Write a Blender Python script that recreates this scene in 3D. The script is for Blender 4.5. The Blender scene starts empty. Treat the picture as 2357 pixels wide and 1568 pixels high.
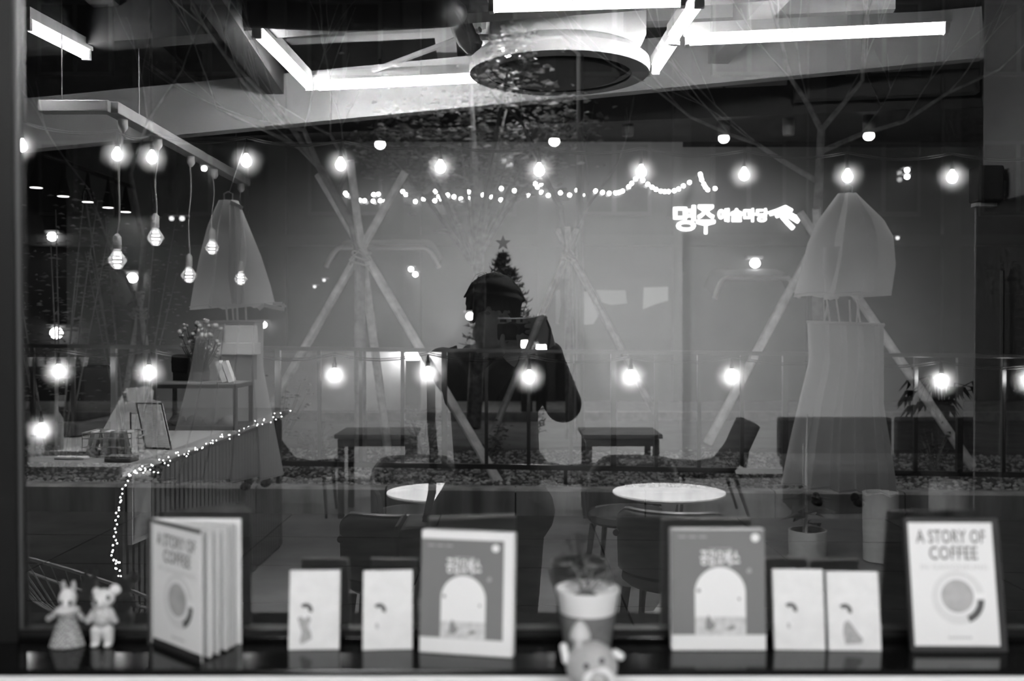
import bpy, bmesh, math, random
from mathutils import Vector, Matrix, Euler
import numpy as np

# ------------------------------------------------------------------ camera, world, exposure
sc = bpy.context.scene
CAMY, CAMZ, F = -1.667, 1.58, 2292.0          # glass plane is y = 0, the room is y < 0, the street y > 0
PITCH = math.atan(27.0 / F)
cam_d = bpy.data.cameras.new('camera')
cam = bpy.data.objects.new('camera', cam_d)
sc.collection.objects.link(cam)
cam.location = (0, CAMY, CAMZ)
cam.rotation_euler = (math.pi / 2 - PITCH, 0, 0)
cam_d.sensor_width = 36.0
cam_d.lens = F / 2357 * 36
cam_d.clip_start = 0.02
cam_d.dof.use_dof = True
cam_d.dof.focus_distance = 4.4
cam_d.dof.aperture_fstop = 2.5
sc.camera = cam

world = bpy.data.worlds.new('dusk')
sc.world = world
world.use_nodes = True
world.node_tree.nodes['Background'].inputs[0].default_value = (1, 1, 1, 1)
world.node_tree.nodes['Background'].inputs[1].default_value = 0.022

sc.view_settings.view_transform = 'Standard'
sc.view_settings.look = 'None'
sc.view_settings.gamma = 1.0
sc.view_settings.exposure = 0.28
sc.view_settings.use_curve_mapping = False
try:
    sc.cycles.use_denoising = True
    sc.cycles.max_bounces = 5
    sc.cycles.diffuse_bounces = 3
    sc.cycles.glossy_bounces = 3
    sc.cycles.volume_bounces = 0
    sc.cycles.transparent_max_bounces = 12
    sc.cycles.volume_step_rate = 4.0
    sc.cycles.volume_max_steps = 32
    sc.cycles.use_light_tree = False
    sc.cycles.use_adaptive_sampling = True
    sc.cycles.adaptive_threshold = 0.035
    sc.cycles.adaptive_min_samples = 16
    sc.cycles.caustics_reflective = False
    sc.cycles.caustics_refractive = False
    sc.cycles.sample_clamp_indirect = 60.0
    sc.cycles.blur_glossy = 0.5
except Exception:
    pass

TUBE = 150.0        # fluorescent tube radiance
GLASS_REFL = 0.20

# ------------------------------------------------------------------ pixel -> place
def at(px, py, D):
    dx = (px - 1178.5) / F
    dv = -(py - 784.0) / F
    f = Vector((0, math.cos(PITCH), -math.sin(PITCH)))
    u = Vector((0, math.sin(PITCH), math.cos(PITCH)))
    d = Vector((dx, 0, 0)) + f + dv * u
    return Vector((0, CAMY, CAMZ)) + d * (D / d.y)

def IN(px, py, D):                            # a point of the room that the glass mirrors
    p = at(px, py, D)
    return Vector((p.x, -p.y, p.z))

def IZ(px, py, z):                            # the same, by its height
    D = F * (z - CAMZ) / (757.0 - py)
    return IN(px, py, D)

# ------------------------------------------------------------------ materials
MATS = {}
def gm(name, v, rough=0.6, noise=0.0, scale=8.0, bump=0.0, spec=0.4, metal=0.0, stretch=None, coat=0.0):
    if name in MATS: return MATS[name]
    m = bpy.data.materials.new(name); m.use_nodes = True
    nt = m.node_tree; b = nt.nodes['Principled BSDF']
    b.inputs['Roughness'].default_value = rough
    b.inputs['Specular IOR Level'].default_value = spec
    b.inputs['Metallic'].default_value = metal
    b.inputs['Coat Weight'].default_value = coat
    b.inputs['Base Color'].default_value = (v, v, v, 1)
    if noise or bump:
        tc = nt.nodes.new('ShaderNodeTexCoord')
        mp = nt.nodes.new('ShaderNodeMapping')
        nt.links.new(tc.outputs['Object'], mp.inputs[0])
        if stretch: mp.inputs['Scale'].default_value = stretch
        n = nt.nodes.new('ShaderNodeTexNoise'); n.inputs['Scale'].default_value = scale
        n.inputs['Detail'].default_value = 6
        nt.links.new(mp.outputs[0], n.inputs['Vector'])
        if noise:
            r = nt.nodes.new('ShaderNodeValToRGB')
            lo, hi = max(0, v * (1 - noise)), min(1, v * (1 + noise))
            r.color_ramp.elements[0].position = 0.3; r.color_ramp.elements[1].position = 0.7
            r.color_ramp.elements[0].color = (lo, lo, lo, 1); r.color_ramp.elements[1].color = (hi, hi, hi, 1)
            nt.links.new(n.outputs['Fac'], r.inputs[0])
            nt.links.new(r.outputs[0], b.inputs['Base Color'])
        if bump:
            bp = nt.nodes.new('ShaderNodeBump'); bp.inputs['Strength'].default_value = bump
            bp.inputs['Distance'].default_value = 0.01
            nt.links.new(n.outputs['Fac'], bp.inputs['Height'])
            nt.links.new(bp.outputs[0], b.inputs['Normal'])
    MATS[name] = m
    return m

def em(name, s, sample=True, v=1.0):
    if name in MATS: return MATS[name]
    m = bpy.data.materials.new(name); m.use_nodes = True
    nt = m.node_tree; nt.nodes.clear()
    o = nt.nodes.new('ShaderNodeOutputMaterial'); e = nt.nodes.new('ShaderNodeEmission')
    e.inputs[0].default_value = (v, v, v, 1); e.inputs[1].default_value = s
    nt.links.new(e.outputs[0], o.inputs[0])
    if not sample:
        m.cycles.emission_sampling = 'NONE'
    MATS[name] = m
    return m

def glass_mat(name, refl, tint=1.0, rough=0.0):
    if name in MATS: return MATS[name]
    m = bpy.data.materials.new(name); m.use_nodes = True
    nt = m.node_tree; nt.nodes.clear()
    o = nt.nodes.new('ShaderNodeOutputMaterial')
    t = nt.nodes.new('ShaderNodeBsdfTransparent'); t.inputs[0].default_value = (tint, tint, tint, 1)
    g = nt.nodes.new('ShaderNodeBsdfGlossy'); g.inputs['Roughness'].default_value = rough
    g.inputs[0].default_value = (1, 1, 1, 1)
    mx = nt.nodes.new('ShaderNodeMixShader'); mx.inputs[0].default_value = refl
    nt.links.new(t.outputs[0], mx.inputs[1]); nt.links.new(g.outputs[0], mx.inputs[2])
    nt.links.new(mx.outputs[0], o.inputs[0])
    MATS[name] = m
    return m

def lit_glass_mat(name):
    m = glass_mat(name, .16, .92, .08); nt = m.node_tree
    out = [n for n in nt.nodes if n.type == 'OUTPUT_MATERIAL'][0]; old = out.inputs[0].links[0].from_socket
    t = nt.nodes.new('ShaderNodeBsdfTranslucent'); t.inputs[0].default_value = (.9, .9, .9, 1)
    mx = nt.nodes.new('ShaderNodeMixShader'); mx.inputs[0].default_value = .22
    nt.links.new(old, mx.inputs[1]); nt.links.new(t.outputs[0], mx.inputs[2]); nt.links.new(mx.outputs[0], out.inputs[0])
    return m

def halo_mat(name, dens, radius):
    if name in MATS: return MATS[name]
    m = bpy.data.materials.new(name); m.use_nodes = True
    nt = m.node_tree; nt.nodes.clear()
    o = nt.nodes.new('ShaderNodeOutputMaterial'); v = nt.nodes.new('ShaderNodeVolumeScatter')
    v.inputs['Color'].default_value = (1, 1, 1, 1); v.inputs['Density'].default_value = dens
    tc = nt.nodes.new('ShaderNodeTexCoord'); ln = nt.nodes.new('ShaderNodeVectorMath'); ln.operation = 'LENGTH'
    mr = nt.nodes.new('ShaderNodeMapRange'); mr.inputs['From Min'].default_value = 0.03; mr.inputs['From Max'].default_value = radius
    mr.inputs['To Min'].default_value = dens; mr.inputs['To Max'].default_value = 0.0; mr.interpolation_type = 'SMOOTHSTEP'
    nt.links.new(tc.outputs['Object'], ln.inputs[0]); nt.links.new(ln.outputs['Value'], mr.inputs['Value'])
    nt.links.new(mr.outputs[0], v.inputs['Density'])
    nt.links.new(v.outputs[0], o.inputs['Volume'])
    MATS[name] = m
    return m

def fabric_mat(name, v, trans=0.3):
    if name in MATS: return MATS[name]
    m = bpy.data.materials.new(name); m.use_nodes = True
    nt = m.node_tree; nt.nodes.clear()
    o = nt.nodes.new('ShaderNodeOutputMaterial')
    d = nt.nodes.new('ShaderNodeBsdfDiffuse'); d.inputs[0].default_value = (v, v, v, 1)
    t = nt.nodes.new('ShaderNodeBsdfTranslucent'); t.inputs[0].default_value = (v, v, v, 1)
    w = nt.nodes.new('ShaderNodeTexNoise'); w.inputs['Scale'].default_value = 260
    bp = nt.nodes.new('ShaderNodeBump'); bp.inputs['Strength'].default_value = 0.15
    nt.links.new(w.outputs['Fac'], bp.inputs['Height'])
    nt.links.new(bp.outputs[0], d.inputs['Normal'])
    mx = nt.nodes.new('ShaderNodeMixShader'); mx.inputs[0].default_value = trans
    nt.links.new(d.outputs[0], mx.inputs[1]); nt.links.new(t.outputs[0], mx.inputs[2])
    nt.links.new(mx.outputs[0], o.inputs[0])
    MATS[name] = m
    return m

# ------------------------------------------------------------------ mesh helper
def frame_of(d):
    d = d.normalized()
    a = Vector((0, 0, 1)) if abs(d.z) < 0.9 else Vector((1, 0, 0))
    s = d.cross(a).normalized()
    return s, s.cross(d).normalized()

class MB:
    def __init__(self): self.v = []; self.f = []
    def add(self, vs, fs):
        o = len(self.v)
        self.v += [Vector(p) for p in vs]
        self.f += [tuple(i + o for i in f) for f in fs]
        return self
    def box(self, c, s, rot=None):
        c = Vector(c); h = Vector(s) / 2
        vs = [Vector((x * h.x, y * h.y, z * h.z)) for x in (-1, 1) for y in (-1, 1) for z in (-1, 1)]
        if rot is not None: vs = [rot @ p for p in vs]
        return self.add([c + p for p in vs], [(0, 1, 3, 2), (4, 6, 7, 5), (0, 4, 5, 1), (2, 3, 7, 6), (0, 2, 6, 4), (1, 5, 7, 3)])
    def bar(self, a, b, w, h, up=Vector((0, 0, 1))):          # rectangular bar from a to b, centred
        a, b = Vector(a), Vector(b); d = (b - a).normalized()
        s = d.cross(up)
        s = s.normalized() if s.length > 1e-6 else Vector((1, 0, 0))
        u = s.cross(d).normalized()
        vs = []
        for p in (a, b):
            for i, j in ((-1, -1), (1, -1), (1, 1), (-1, 1)):
                vs.append(p + s * i * w / 2 + u * j * h / 2)
        return self.add(vs, [(3, 2, 1, 0), (4, 5, 6, 7), (0, 1, 5, 4), (1, 2, 6, 5), (2, 3, 7, 6), (3, 0, 4, 7)])
    def tube(self, pts, r, n=8, caps=True):
        pts = [Vector(p) for p in pts]
        rs = r if isinstance(r, (list, tuple)) else [r] * len(pts)
        vs, fs = [], []
        s0 = None
        for i, p in enumerate(pts):
            d = (pts[min(i + 1, len(pts) - 1)] - pts[max(i - 1, 0)])
            if d.length < 1e-9: d = Vector((0, 0, 1))
            d.normalize()
            if s0 is None: s0, _ = frame_of(d)
            s = (s0 - d * s0.dot(d))
            s = s.normalized() if s.length > 1e-6 else frame_of(d)[0]
            s0 = s; u = s.cross(d)
            for k in range(n):
                a = 2 * math.pi * k / n
                vs.append(p + (s * math.cos(a) + u * math.sin(a)) * rs[i])
        for i in range(len(pts) - 1):
            for k in range(n):
                k2 = (k + 1) % n
                fs.append((i * n + k, i * n + k2, (i + 1) * n + k2, (i + 1) * n + k))
        if caps:
            fs.append(tuple(range(n - 1, -1, -1)))
            fs.append(tuple((len(pts) - 1) * n + k for k in range(n)))
        return self.add(vs, fs)
    def lathe(self, prof, c=(0, 0, 0), n=24, rot=None, cap=True):
        c = Vector(c); vs, fs = [], []
        for (r, z) in prof:
            for k in range(n):
                a = 2 * math.pi * k / n
                p = Vector((r * math.cos(a), r * math.sin(a), z))
                vs.append(c + (rot @ p if rot is not None else p))
        m = len(prof)
        for i in range(m - 1):
            for k in range(n):
                k2 = (k + 1) % n
                fs.append((i * n + k, i * n + k2, (i + 1) * n + k2, (i + 1) * n + k))
        if cap:
            if prof[0][0] > 1e-6: fs.append(tuple(range(n - 1, -1, -1)))
            if prof[-1][0] > 1e-6: fs.append(tuple((m - 1) * n + k for k in range(n)))
        return self.add(vs, fs)
    def ell(self, c, r, n=14, m=8, rot=None):
        if not isinstance(r, (tuple, list, Vector)): r = (r, r, r)
        c = Vector(c); vs, fs = [], []
        def P(p): return c + (rot @ p if rot is not None else p)
        vs.append(P(Vector((0, 0, -r[2]))))
        for i in range(1, m):
            t = -math.pi / 2 + math.pi * i / m
            for k in range(n):
                a = 2 * math.pi * k / n
                vs.append(P(Vector((r[0] * math.cos(t) * math.cos(a), r[1] * math.cos(t) * math.sin(a), r[2] * math.sin(t)))))
        vs.append(P(Vector((0, 0, r[2]))))
        for k in range(n): fs.append((0, 1 + (k + 1) % n, 1 + k))
        for i in range(m - 2):
            for k in range(n):
                k2 = (k + 1) % n
                fs.append((1 + i * n + k, 1 + i * n + k2, 1 + (i + 1) * n + k2, 1 + (i + 1) * n + k))
        L = len(vs) - 1
        for k in range(n): fs.append((1 + (m - 2) * n + k, 1 + (m - 2) * n + (k + 1) % n, L))
        return self.add(vs, fs)
    def cap(self, a, b, ra, rb, n=12):                       # tapered capsule (for remeshed bodies)
        a, b = Vector(a), Vector(b)
        self.tube([a, b], [ra, rb], n)
        self.ell(a, ra, n, 8); self.ell(b, rb, n, 8)
        return self
    def prism(self, poly, o, ux, uy, depth):                 # 2-D polygon in plane (o, ux, uy), extruded along -normal
        ux, uy = Vector(ux).normalized(), Vector(uy).normalized()
        nn = ux.cross(uy); o = Vector(o); k = len(poly)
        a = [o + ux * p[0] + uy * p[1] for p in poly]
        b = [p - nn * depth for p in a]
        fs = [tuple(range(k)), tuple(range(2 * k - 1, k - 1, -1))]
        for i in range(k):
            j = (i + 1) % k
            fs.append((i, k + i, k + j, j))
        return self.add(a + b, fs)
    def grid(self, fn, nu, nv, closed=False):
        vs = [fn(i / nu, j / nv) for j in range(nv + 1) for i in range(nu + (0 if closed else 1))]
        w = nu if closed else nu + 1
        fs = []
        for j in range(nv):
            for i in range(nu):
                i2 = (i + 1) % w
                fs.append((j * w + i, j * w + i2, (j + 1) * w + i2, (j + 1) * w + i))
        return self.add(vs, fs)

ORIG = {}
C = sc.collection
def build(name, mb, mat, parent=None, smooth=False, bevel=0.0, world_coords=True, seg=2):
    me = bpy.data.meshes.new(name)
    o = Vector(ORIG.get(parent.name, (0, 0, 0))) if (parent is not None and world_coords) else Vector((0, 0, 0))
    me.from_pydata([tuple(p - o) for p in mb.v], [], mb.f)
    me.update()
    ob = bpy.data.objects.new(name, me)
    C.objects.link(ob)
    me.materials.append(mat)
    if parent is not None:
        ob.parent = parent
        ORIG[ob.name] = ORIG.get(parent.name, (0, 0, 0)) if world_coords else (0, 0, 0)
    if smooth:
        me.polygons.foreach_set('use_smooth', [True] * len(me.polygons))
        me.set_sharp_from_angle(angle=math.radians(40))
    if bevel:
        md = ob.modifiers.new('bevel', 'BEVEL'); md.width = bevel; md.segments = seg
        md.limit_method = 'ANGLE'; md.angle_limit = math.radians(40)
    return ob

def tag(o, label=None, cat=None, group=None, kind=None):
    if label: o['label'] = label
    if cat: o['category'] = cat
    if group: o['group'] = group
    if kind: o['kind'] = kind
    return o

def thing(name, loc, label, cat, group=None, kind=None, rz=0.0):
    o = bpy.data.objects.new(name, None)
    C.objects.link(o); o.location = loc; o.rotation_euler = (0, 0, rz)
    o.empty_display_size = 0.05
    ORIG[o.name] = tuple(loc)
    return tag(o, label, cat, group, kind)

def struct(name, mb, mat, **k):
    return tag(build(name, mb, mat, **k), kind='structure')

def dup(root, loc, rz=0.0, label=None, group=None):
    def cp(o, par):
        c = o.copy(); C.objects.link(c); c.parent = par
        for ch in o.children: cp(ch, c)
        return c
    r = cp(root, None)
    r.location = loc; r.rotation_euler = (0, 0, rz)
    if label: r['label'] = label
    if group: r['group'] = group
    return r

def text_mb(body, size, width=None, bold=0.0, spacing=1.0, xs=1.0):
    cu = bpy.data.curves.new('t', 'FONT'); cu.body = body; cu.size = size
    cu.align_x = 'CENTER'; cu.align_y = 'CENTER'; cu.offset = bold; cu.space_character = spacing
    cu.resolution_u = 3
    ob = bpy.data.objects.new('t', cu); C.objects.link(ob)
    dg = bpy.context.evaluated_depsgraph_get(); dg.update()
    me = bpy.data.meshes.new_from_object(ob.evaluated_get(dg))
    v = [(p.co.x * xs, p.co.y) for p in me.vertices]; f = [tuple(p.vertices) for p in me.polygons]
    bpy.data.objects.remove(ob); bpy.data.curves.remove(cu); bpy.data.meshes.remove(me)
    if v and width:
        w = max(p[0] for p in v) - min(p[0] for p in v)
        k = width / w
        v = [(p[0] * k, p[1]) for p in v]
    return v, f

def put2d(mb, vf, o, ux, uy, lift=0.0):
    ux, uy = Vector(ux).normalized(), Vector(uy).normalized(); n = ux.cross(uy); o = Vector(o)
    mb.add([o + ux * x + uy * y + n * lift for x, y in vf[0]], vf[1])
    return mb

R = random.Random(7)

# shared materials
WHITE = gm('white_paint', 0.8, 0.5); BLACK = gm('black_paint', 0.012, 0.45)
DARK = gm('dark_grey', 0.05, 0.5); STEEL = gm('dull_steel', 0.35, 0.4, metal=0.8)

# ================================================================== THE SETTING: window
GX0, GX1, GZ0, GZ1 = -0.822, 1.85, 1.062, 2.75
win = tag(thing('window_1', (0, 0, GZ0), None, None), kind='structure')
m = MB(); m.box(((GX0 + GX1) / 2, 0.003, (GZ0 + GZ1) / 2), (GX1 - GX0 + 0.06, 0.0001, GZ1 - GZ0 + 0.05))
pane = MB().add([(GX0 - .02, 0, GZ0 - .02), (GX1, 0, GZ0 - .02), (GX1, 0, GZ1), (GX0 - .02, 0, GZ1)], [(0, 1, 2, 3)])
build('glass_pane', pane, glass_mat('window_glass', GLASS_REFL, 0.93), win)
jl = MB(); a0, a1 = at(27, -200, 1.652), at(45, 1500, 1.652)
jl.bar(a0 + Vector((-.06, .01, 0)), a1 + Vector((-.06, .01, 0)), 0.12, 0.035, up=Vector((0, 1, 0)))
build('window_frame', jl, gm('window_frame_black', 0.01, 0.4), win)
je = MB(); a0, a1 = at(36, -200, 1.659), at(51, 1465, 1.659)
je.bar(a0, a1, 0.0065, 0.01, up=Vector((0, 1, 0)))
build('frame_edge_strip', je, gm('frame_edge_metal', 0.16, 0.35, metal=0.5), win)
br = MB().box(((GX0 + GX1) / 2, 0.0, GZ0 + 0.006), (GX1 - GX0, 0.03, 0.022))
build('bottom_rail', br, gm('window_frame_black', 0.01, 0.4), win)
rr = MB().box((GX1 + .03, 0.0, (GZ0 + GZ1) / 2), (0.06, 0.05, GZ1 - GZ0)).box(((GX0 + GX1) / 2, 0, GZ1 + .03), (GX1 - GX0, .05, .06))
build('window_frame', rr, gm('window_frame_black', 0.01, 0.4), win)

sill = MB().box((0.5, -0.0625, 1.055), (3.0, 0.187, 0.010))
struct('trim_1', sill, gm('sill_black_gloss', 0.006, 0.10, spec=0.16), bevel=0.003)
lip = MB().box((0.5, -0.014, 1.064), (3.0, 0.010, 0.008))
struct('trim_2', lip, gm('sill_black_gloss', 0.006, 0.10, spec=0.16), bevel=0.002)
fascia = MB().box((0.5, -0.143, 0.985), (3.2, 0.026, 0.13))
struct('trim_3', fascia, gm('ledge_white', 0.85, 0.4), bevel=0.002)
ledge = MB().box((0.5, -0.217, 0.985), (3.2, 0.12, 0.03)).box((0.5, -0.147, 0.46), (3.2, 0.02, 0.92))
struct('trim_4', ledge, gm('ledge_front', 0.6, 0.5))

# ================================================================== THE SETTING: room shell (mirrored in the glass)
RX0, RX1, RY, RH = -4.7, 6.0, -8.85, 3.55
struct('floor', MB().box(((RX0 + RX1) / 2, RY / 2, -0.05), (RX1 - RX0, -RY, 0.1)), gm('floor_concrete', 0.20, 0.45, noise=0.25, scale=1.5))
struct('ceiling', MB().box(((RX0 + RX1) / 2, RY / 2, RH + 0.05), (RX1 - RX0, -RY, 0.1)), gm('ceiling_dark', 0.10, 0.7, noise=0.2, scale=2))
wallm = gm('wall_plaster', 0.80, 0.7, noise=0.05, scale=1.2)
px_corner = IN(1568, 700, 10.6).x
struct('wall_back', MB().box(((RX0 + px_corner) / 2, RY - 0.05, RH / 2), (px_corner - RX0, 0.1, RH))
       .box(((px_corner + RX1) / 2, RY - 0.35, RH / 2), (RX1 - px_corner, 0.1, RH)).box((px_corner - .04, RY - .2, RH / 2), (.08, .32, RH)), wallm)
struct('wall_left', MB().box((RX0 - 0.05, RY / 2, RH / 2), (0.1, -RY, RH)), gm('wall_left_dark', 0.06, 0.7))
struct('wall_right', MB().box((RX1 + 0.05, RY / 2, RH / 2), (0.1, -RY + .8, RH)), wallm)
wf = MB()
wf.box(((RX0 + GX0 - .14) / 2, 0.075, RH / 2), (GX0 - .14 - RX0, 0.15, RH))
wf.box(((GX1 + .06 + RX1) / 2, 0.075, RH / 2), (RX1 - GX1 - .06, 0.15, RH))
wf.box(((GX0 + GX1) / 2 - .04, 0.075, (GZ1 + .06 + RH) / 2), (GX1 - GX0 + .22, 0.15, RH - GZ1 - .06))
wf.box(((GX0 + GX1) / 2 - .04, 0.075, 0.51), (GX1 - GX0 + .22, 0.15, 1.02))
struct('wall_front', wf, gm('wall_front_grey', 0.25, 0.7))
# partition that closes the view on the right, with a black door
pw = IN(2262, 200, 5.9); yend = pw.y; PX = pw.x
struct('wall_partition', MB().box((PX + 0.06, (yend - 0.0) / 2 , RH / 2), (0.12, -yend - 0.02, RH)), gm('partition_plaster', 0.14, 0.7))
dtop = 1.58 + 277 * 5.9 / F
door = tag(thing('door_1', (PX, yend + .6, 0), None, None), kind='structure')
build('door_leaf', MB().box((PX - 0.03, yend + 0.055 + 1.2, dtop / 2), (0.06, 2.4, dtop)), gm('door_black', 0.006, 0.5), door)
build('door_trim', MB().box((PX - 0.02, yend + 0.02, dtop / 2), (0.05, 0.04, dtop)), gm('door_trim_grey', 0.16, 0.5), door)
build('door_handle', MB().tube([(PX - .085, yend + .42, .7), (PX - .085, yend + .42, 1.9)], .012, 8).tube([(PX - .085, yend + .42, .75), (PX - .05, yend + .42, .75)], .008, 6)
      .tube([(PX - .085, yend + .42, 1.85), (PX - .05, yend + .42, 1.85)], .008, 6), DARK, door)

# ceiling beams: painted steel sections
beamm = gm('beam_paint', 0.50, 0.6, noise=0.08, scale=2)
def beam(p, q, w, h, mat=beamm, ext=(0, 0)):
    p, q = Vector(p), Vector(q); d = (q - p).normalized()
    p = p - d * ext[0]; q = q + d * ext[1]
    return MB().bar(p + Vector((0, 0, h / 2)), q + Vector((0, 0, h / 2)), w, h)
ZB = 2.95
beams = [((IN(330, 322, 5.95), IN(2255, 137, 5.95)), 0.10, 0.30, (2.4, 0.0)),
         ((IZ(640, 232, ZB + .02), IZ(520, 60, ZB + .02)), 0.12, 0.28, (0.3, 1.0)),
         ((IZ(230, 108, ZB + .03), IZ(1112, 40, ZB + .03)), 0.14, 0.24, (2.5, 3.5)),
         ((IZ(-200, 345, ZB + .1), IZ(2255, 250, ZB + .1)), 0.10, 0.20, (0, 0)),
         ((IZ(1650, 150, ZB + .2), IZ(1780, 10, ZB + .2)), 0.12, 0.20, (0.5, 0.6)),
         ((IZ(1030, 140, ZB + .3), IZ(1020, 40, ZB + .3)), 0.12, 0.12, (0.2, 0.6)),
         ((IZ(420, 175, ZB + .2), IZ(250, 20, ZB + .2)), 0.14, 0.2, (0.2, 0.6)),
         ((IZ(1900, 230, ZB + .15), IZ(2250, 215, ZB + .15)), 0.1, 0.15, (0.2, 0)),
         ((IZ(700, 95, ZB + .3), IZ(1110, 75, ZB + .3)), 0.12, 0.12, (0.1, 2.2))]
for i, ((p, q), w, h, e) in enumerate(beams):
    tag(build('ceiling_beam', beam(p, q, w, h, ext=e), gm('beam_shaded', .05, .6, noise=.1, scale=2) if i in (1, 2, 3, 6, 7) else beamm), kind='structure')  # beams away from the tubes carry their shade as a darker colour

# ================================================================== THE SETTING: street
SL = -0.0095
def gz(x): return SL * x
pav = struct('pavement', MB().add([(-9, .15, gz(-9) - .04), (9, .15, gz(9) - .04), (9, 6.78, gz(9) - .04), (-9, 6.78, gz(-9) - .04)], [(0, 1, 2, 3)]),
             gm('pavement_joint', 0.05, 0.9))
pm = gm('pavement_slab', 0.075, 0.75, noise=0.3, scale=3, bump=0.2)
for iy, (y0, y1) in enumerate(((2.2, 3.1), (3.1, 4.0), (4.0, 4.9), (4.9, 5.8), (5.8, 6.74))):
    for ix in range(9):
        x0 = -5.6 + ix * 1.25 + (0.0 if iy % 2 else 0.0); x1 = x0 + 1.25
        g = .006
        s = MB().add([(x0 + g, y0 + g, gz(x0)), (x1 - g, y0 + g, gz(x1)), (x1 - g, y1 - g, gz(x1)), (x0 + g, y1 - g, gz(x0)),
                      (x0 + g, y0 + g, gz(x0) - .06), (x1 - g, y0 + g, gz(x1) - .06), (x1 - g, y1 - g, gz(x1) - .06), (x0 + g, y1 - g, gz(x0) - .06)],
                     [(0, 1, 2, 3), (0, 4, 5, 1), (1, 5, 6, 2), (2, 6, 7, 3), (3, 7, 4, 0)])
        build('paving_slab', s, pm, pav)
kerb = struct('kerb', MB().add([(-9, 6.95, gz(-9) - .1), (9, 6.95, gz(9) - .1), (9, 6.95, gz(9) + .16), (-9, 6.95, gz(-9) + .16)], [(0, 1, 2, 3)]), gm('kerb_backing', 0.05, 0.9))
km = gm('kerb_granite', 0.30, 0.75, noise=0.45, scale=5, bump=0.3, stretch=(1.0, 1.0, 0.15))
for i in range(13):
    x0 = 0.03 - 6.6 + i * 1.1; x1 = x0 + 1.1; g = .006
    s = MB()
    for (x, e) in ((x0 + g, 0), (x1 - g, 0)):
        z = gz(x)
        s.v += [Vector(p) for p in ((x, 6.75, z - .06), (x, 6.75, z + .205), (x, 6.775, z + .222), (x, 6.93, z + .222), (x, 6.93, z - .06))]
    s.f = [(0, 1, 2, 3, 4), (9, 8, 7, 6, 5)] + [(k, k + 5, (k + 1) % 5 + 5, (k + 1) % 5) for k in range(5)]
    build('kerb_stone', s, km, kerb)

def bed_z(x, y):
    t = max(0.0, min(1.0, (y - 6.93) / 3.2))
    return gz(x) + 0.165 + 0.07 * math.sin(math.pi * t) + 0.02 * math.sin(3.1 * x + 2 * y) * math.sin(2.3 * y)
bed = MB().grid(lambda u, v: Vector((-8 + 16 * u, 6.93 + 3.3 * v, bed_z(-8 + 16 * u, 6.93 + 3.3 * v))), 80, 26)
struct('planting_bed', bed, gm('bed_soil', 0.09, 0.95, noise=0.5, scale=9, bump=0.6))
# gravel
def ico():
    bm = bmesh.new(); bmesh.ops.create_icosphere(bm, subdivisions=1, radius=1.0)
    v = np.array([p.co for p in bm.verts]); f = np.array([[q.index for q in p.verts] for p in bm.faces]); bm.free()
    return v, f
IV, IF = ico()
def scatter(n, fn, rs=3):
    rg = np.random.default_rng(rs); vs, fs = [], []
    for i in range(n):
        x, y, z, s = fn(rg)
        sc3 = s * rg.uniform(0.65, 1.25, 3); sc3[2] *= 0.7
        a = rg.uniform(0, 6.28); c_, s_ = math.cos(a), math.sin(a)
        p = IV * sc3 * rg.uniform(.85, 1.15, (len(IV), 1))
        q = np.stack([p[:, 0] * c_ - p[:, 1] * s_ + x, p[:, 0] * s_ + p[:, 1] * c_ + y, p[:, 2] + z], 1)
        vs.append(q); fs.append(IF + i * len(IV))
    return np.concatenate(vs), np.concatenate(fs)
def stuff_mesh(name, V, Fc, mat, label, cat):
    me = bpy.data.meshes.new(name)
    me.from_pydata(V.tolist(), [], Fc.tolist()); me.update(); me.materials.append(mat)
    o = bpy.data.objects.new(name, me); C.objects.link(o)
    return tag(o, label, cat, kind='stuff')
def gv(rg):
    y = 6.94 + 2.6 * rg.random() ** 2.2
    hw = 0.62 * (y + 1.75)
    x = rg.uniform(-hw, hw)
    return x, y, bed_z(x, y) + .004, rg.uniform(.010, .026)
V_, F_ = scatter(13000, gv)
stuff_mesh('gravel', V_, F_, gm('gravel_stone', 0.42, 0.85, noise=0.7, scale=14), 'pale gravel covering the planting bed behind the kerb', 'gravel')

struct('road', MB().add([(-30, 10.2, -.02), (30, 10.2, -.02), (30, 15.6, -.02), (-30, 15.6, -.02)], [(0, 1, 2, 3)]), gm('road_asphalt', 0.13, 0.85, noise=0.25, scale=2))
struct('far_kerb', MB().box((0, 15.7, .05), (60, .2, .16)), gm('far_kerb_stone', 0.4, 0.8, noise=.2))
struct('far_pavement', MB().box((0, 17.2, .05), (60, 2.9, .14)), gm('far_pavement_stone', 0.22, 0.85, noise=.3))
# buildings across the street
fac = tag(thing('facade_building', (0, 18.4, 0), 'dark grey building across the street carrying the lit lettering', 'building'))
build('wall', MB().box((0, 20.4, 5.0), (44, 4, 10.0)), gm('facade_grey', 0.035, 0.85, noise=.25, scale=1.2), fac)
for i in range(12):
    x = -15.5 + i * 2.7
    build('pier', MB().box((x, 18.33, 5.0), (.35, .14, 10.0)), gm('facade_pier', 0.05, 0.8), fac)
for i in range(11):
    for j, z in enumerate((4.6, 7.4)):
        x = -14.15 + i * 2.7
        w = build('window', MB().box((x, 18.37, z), (1.5, .06, 1.5)), gm('facade_frame', 0.05, 0.6), fac)
        build('pane', MB().box((x - .36, 18.335, z), (.62, .02, 1.34)).box((x + .36, 18.335, z), (.62, .02, 1.34)), gm('facade_glass', 0.02, 0.1), w)
build('cornice', MB().box((0, 18.32, 3.35), (44, .16, .22)), gm('facade_pier', 0.05, 0.8), fac)
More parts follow.
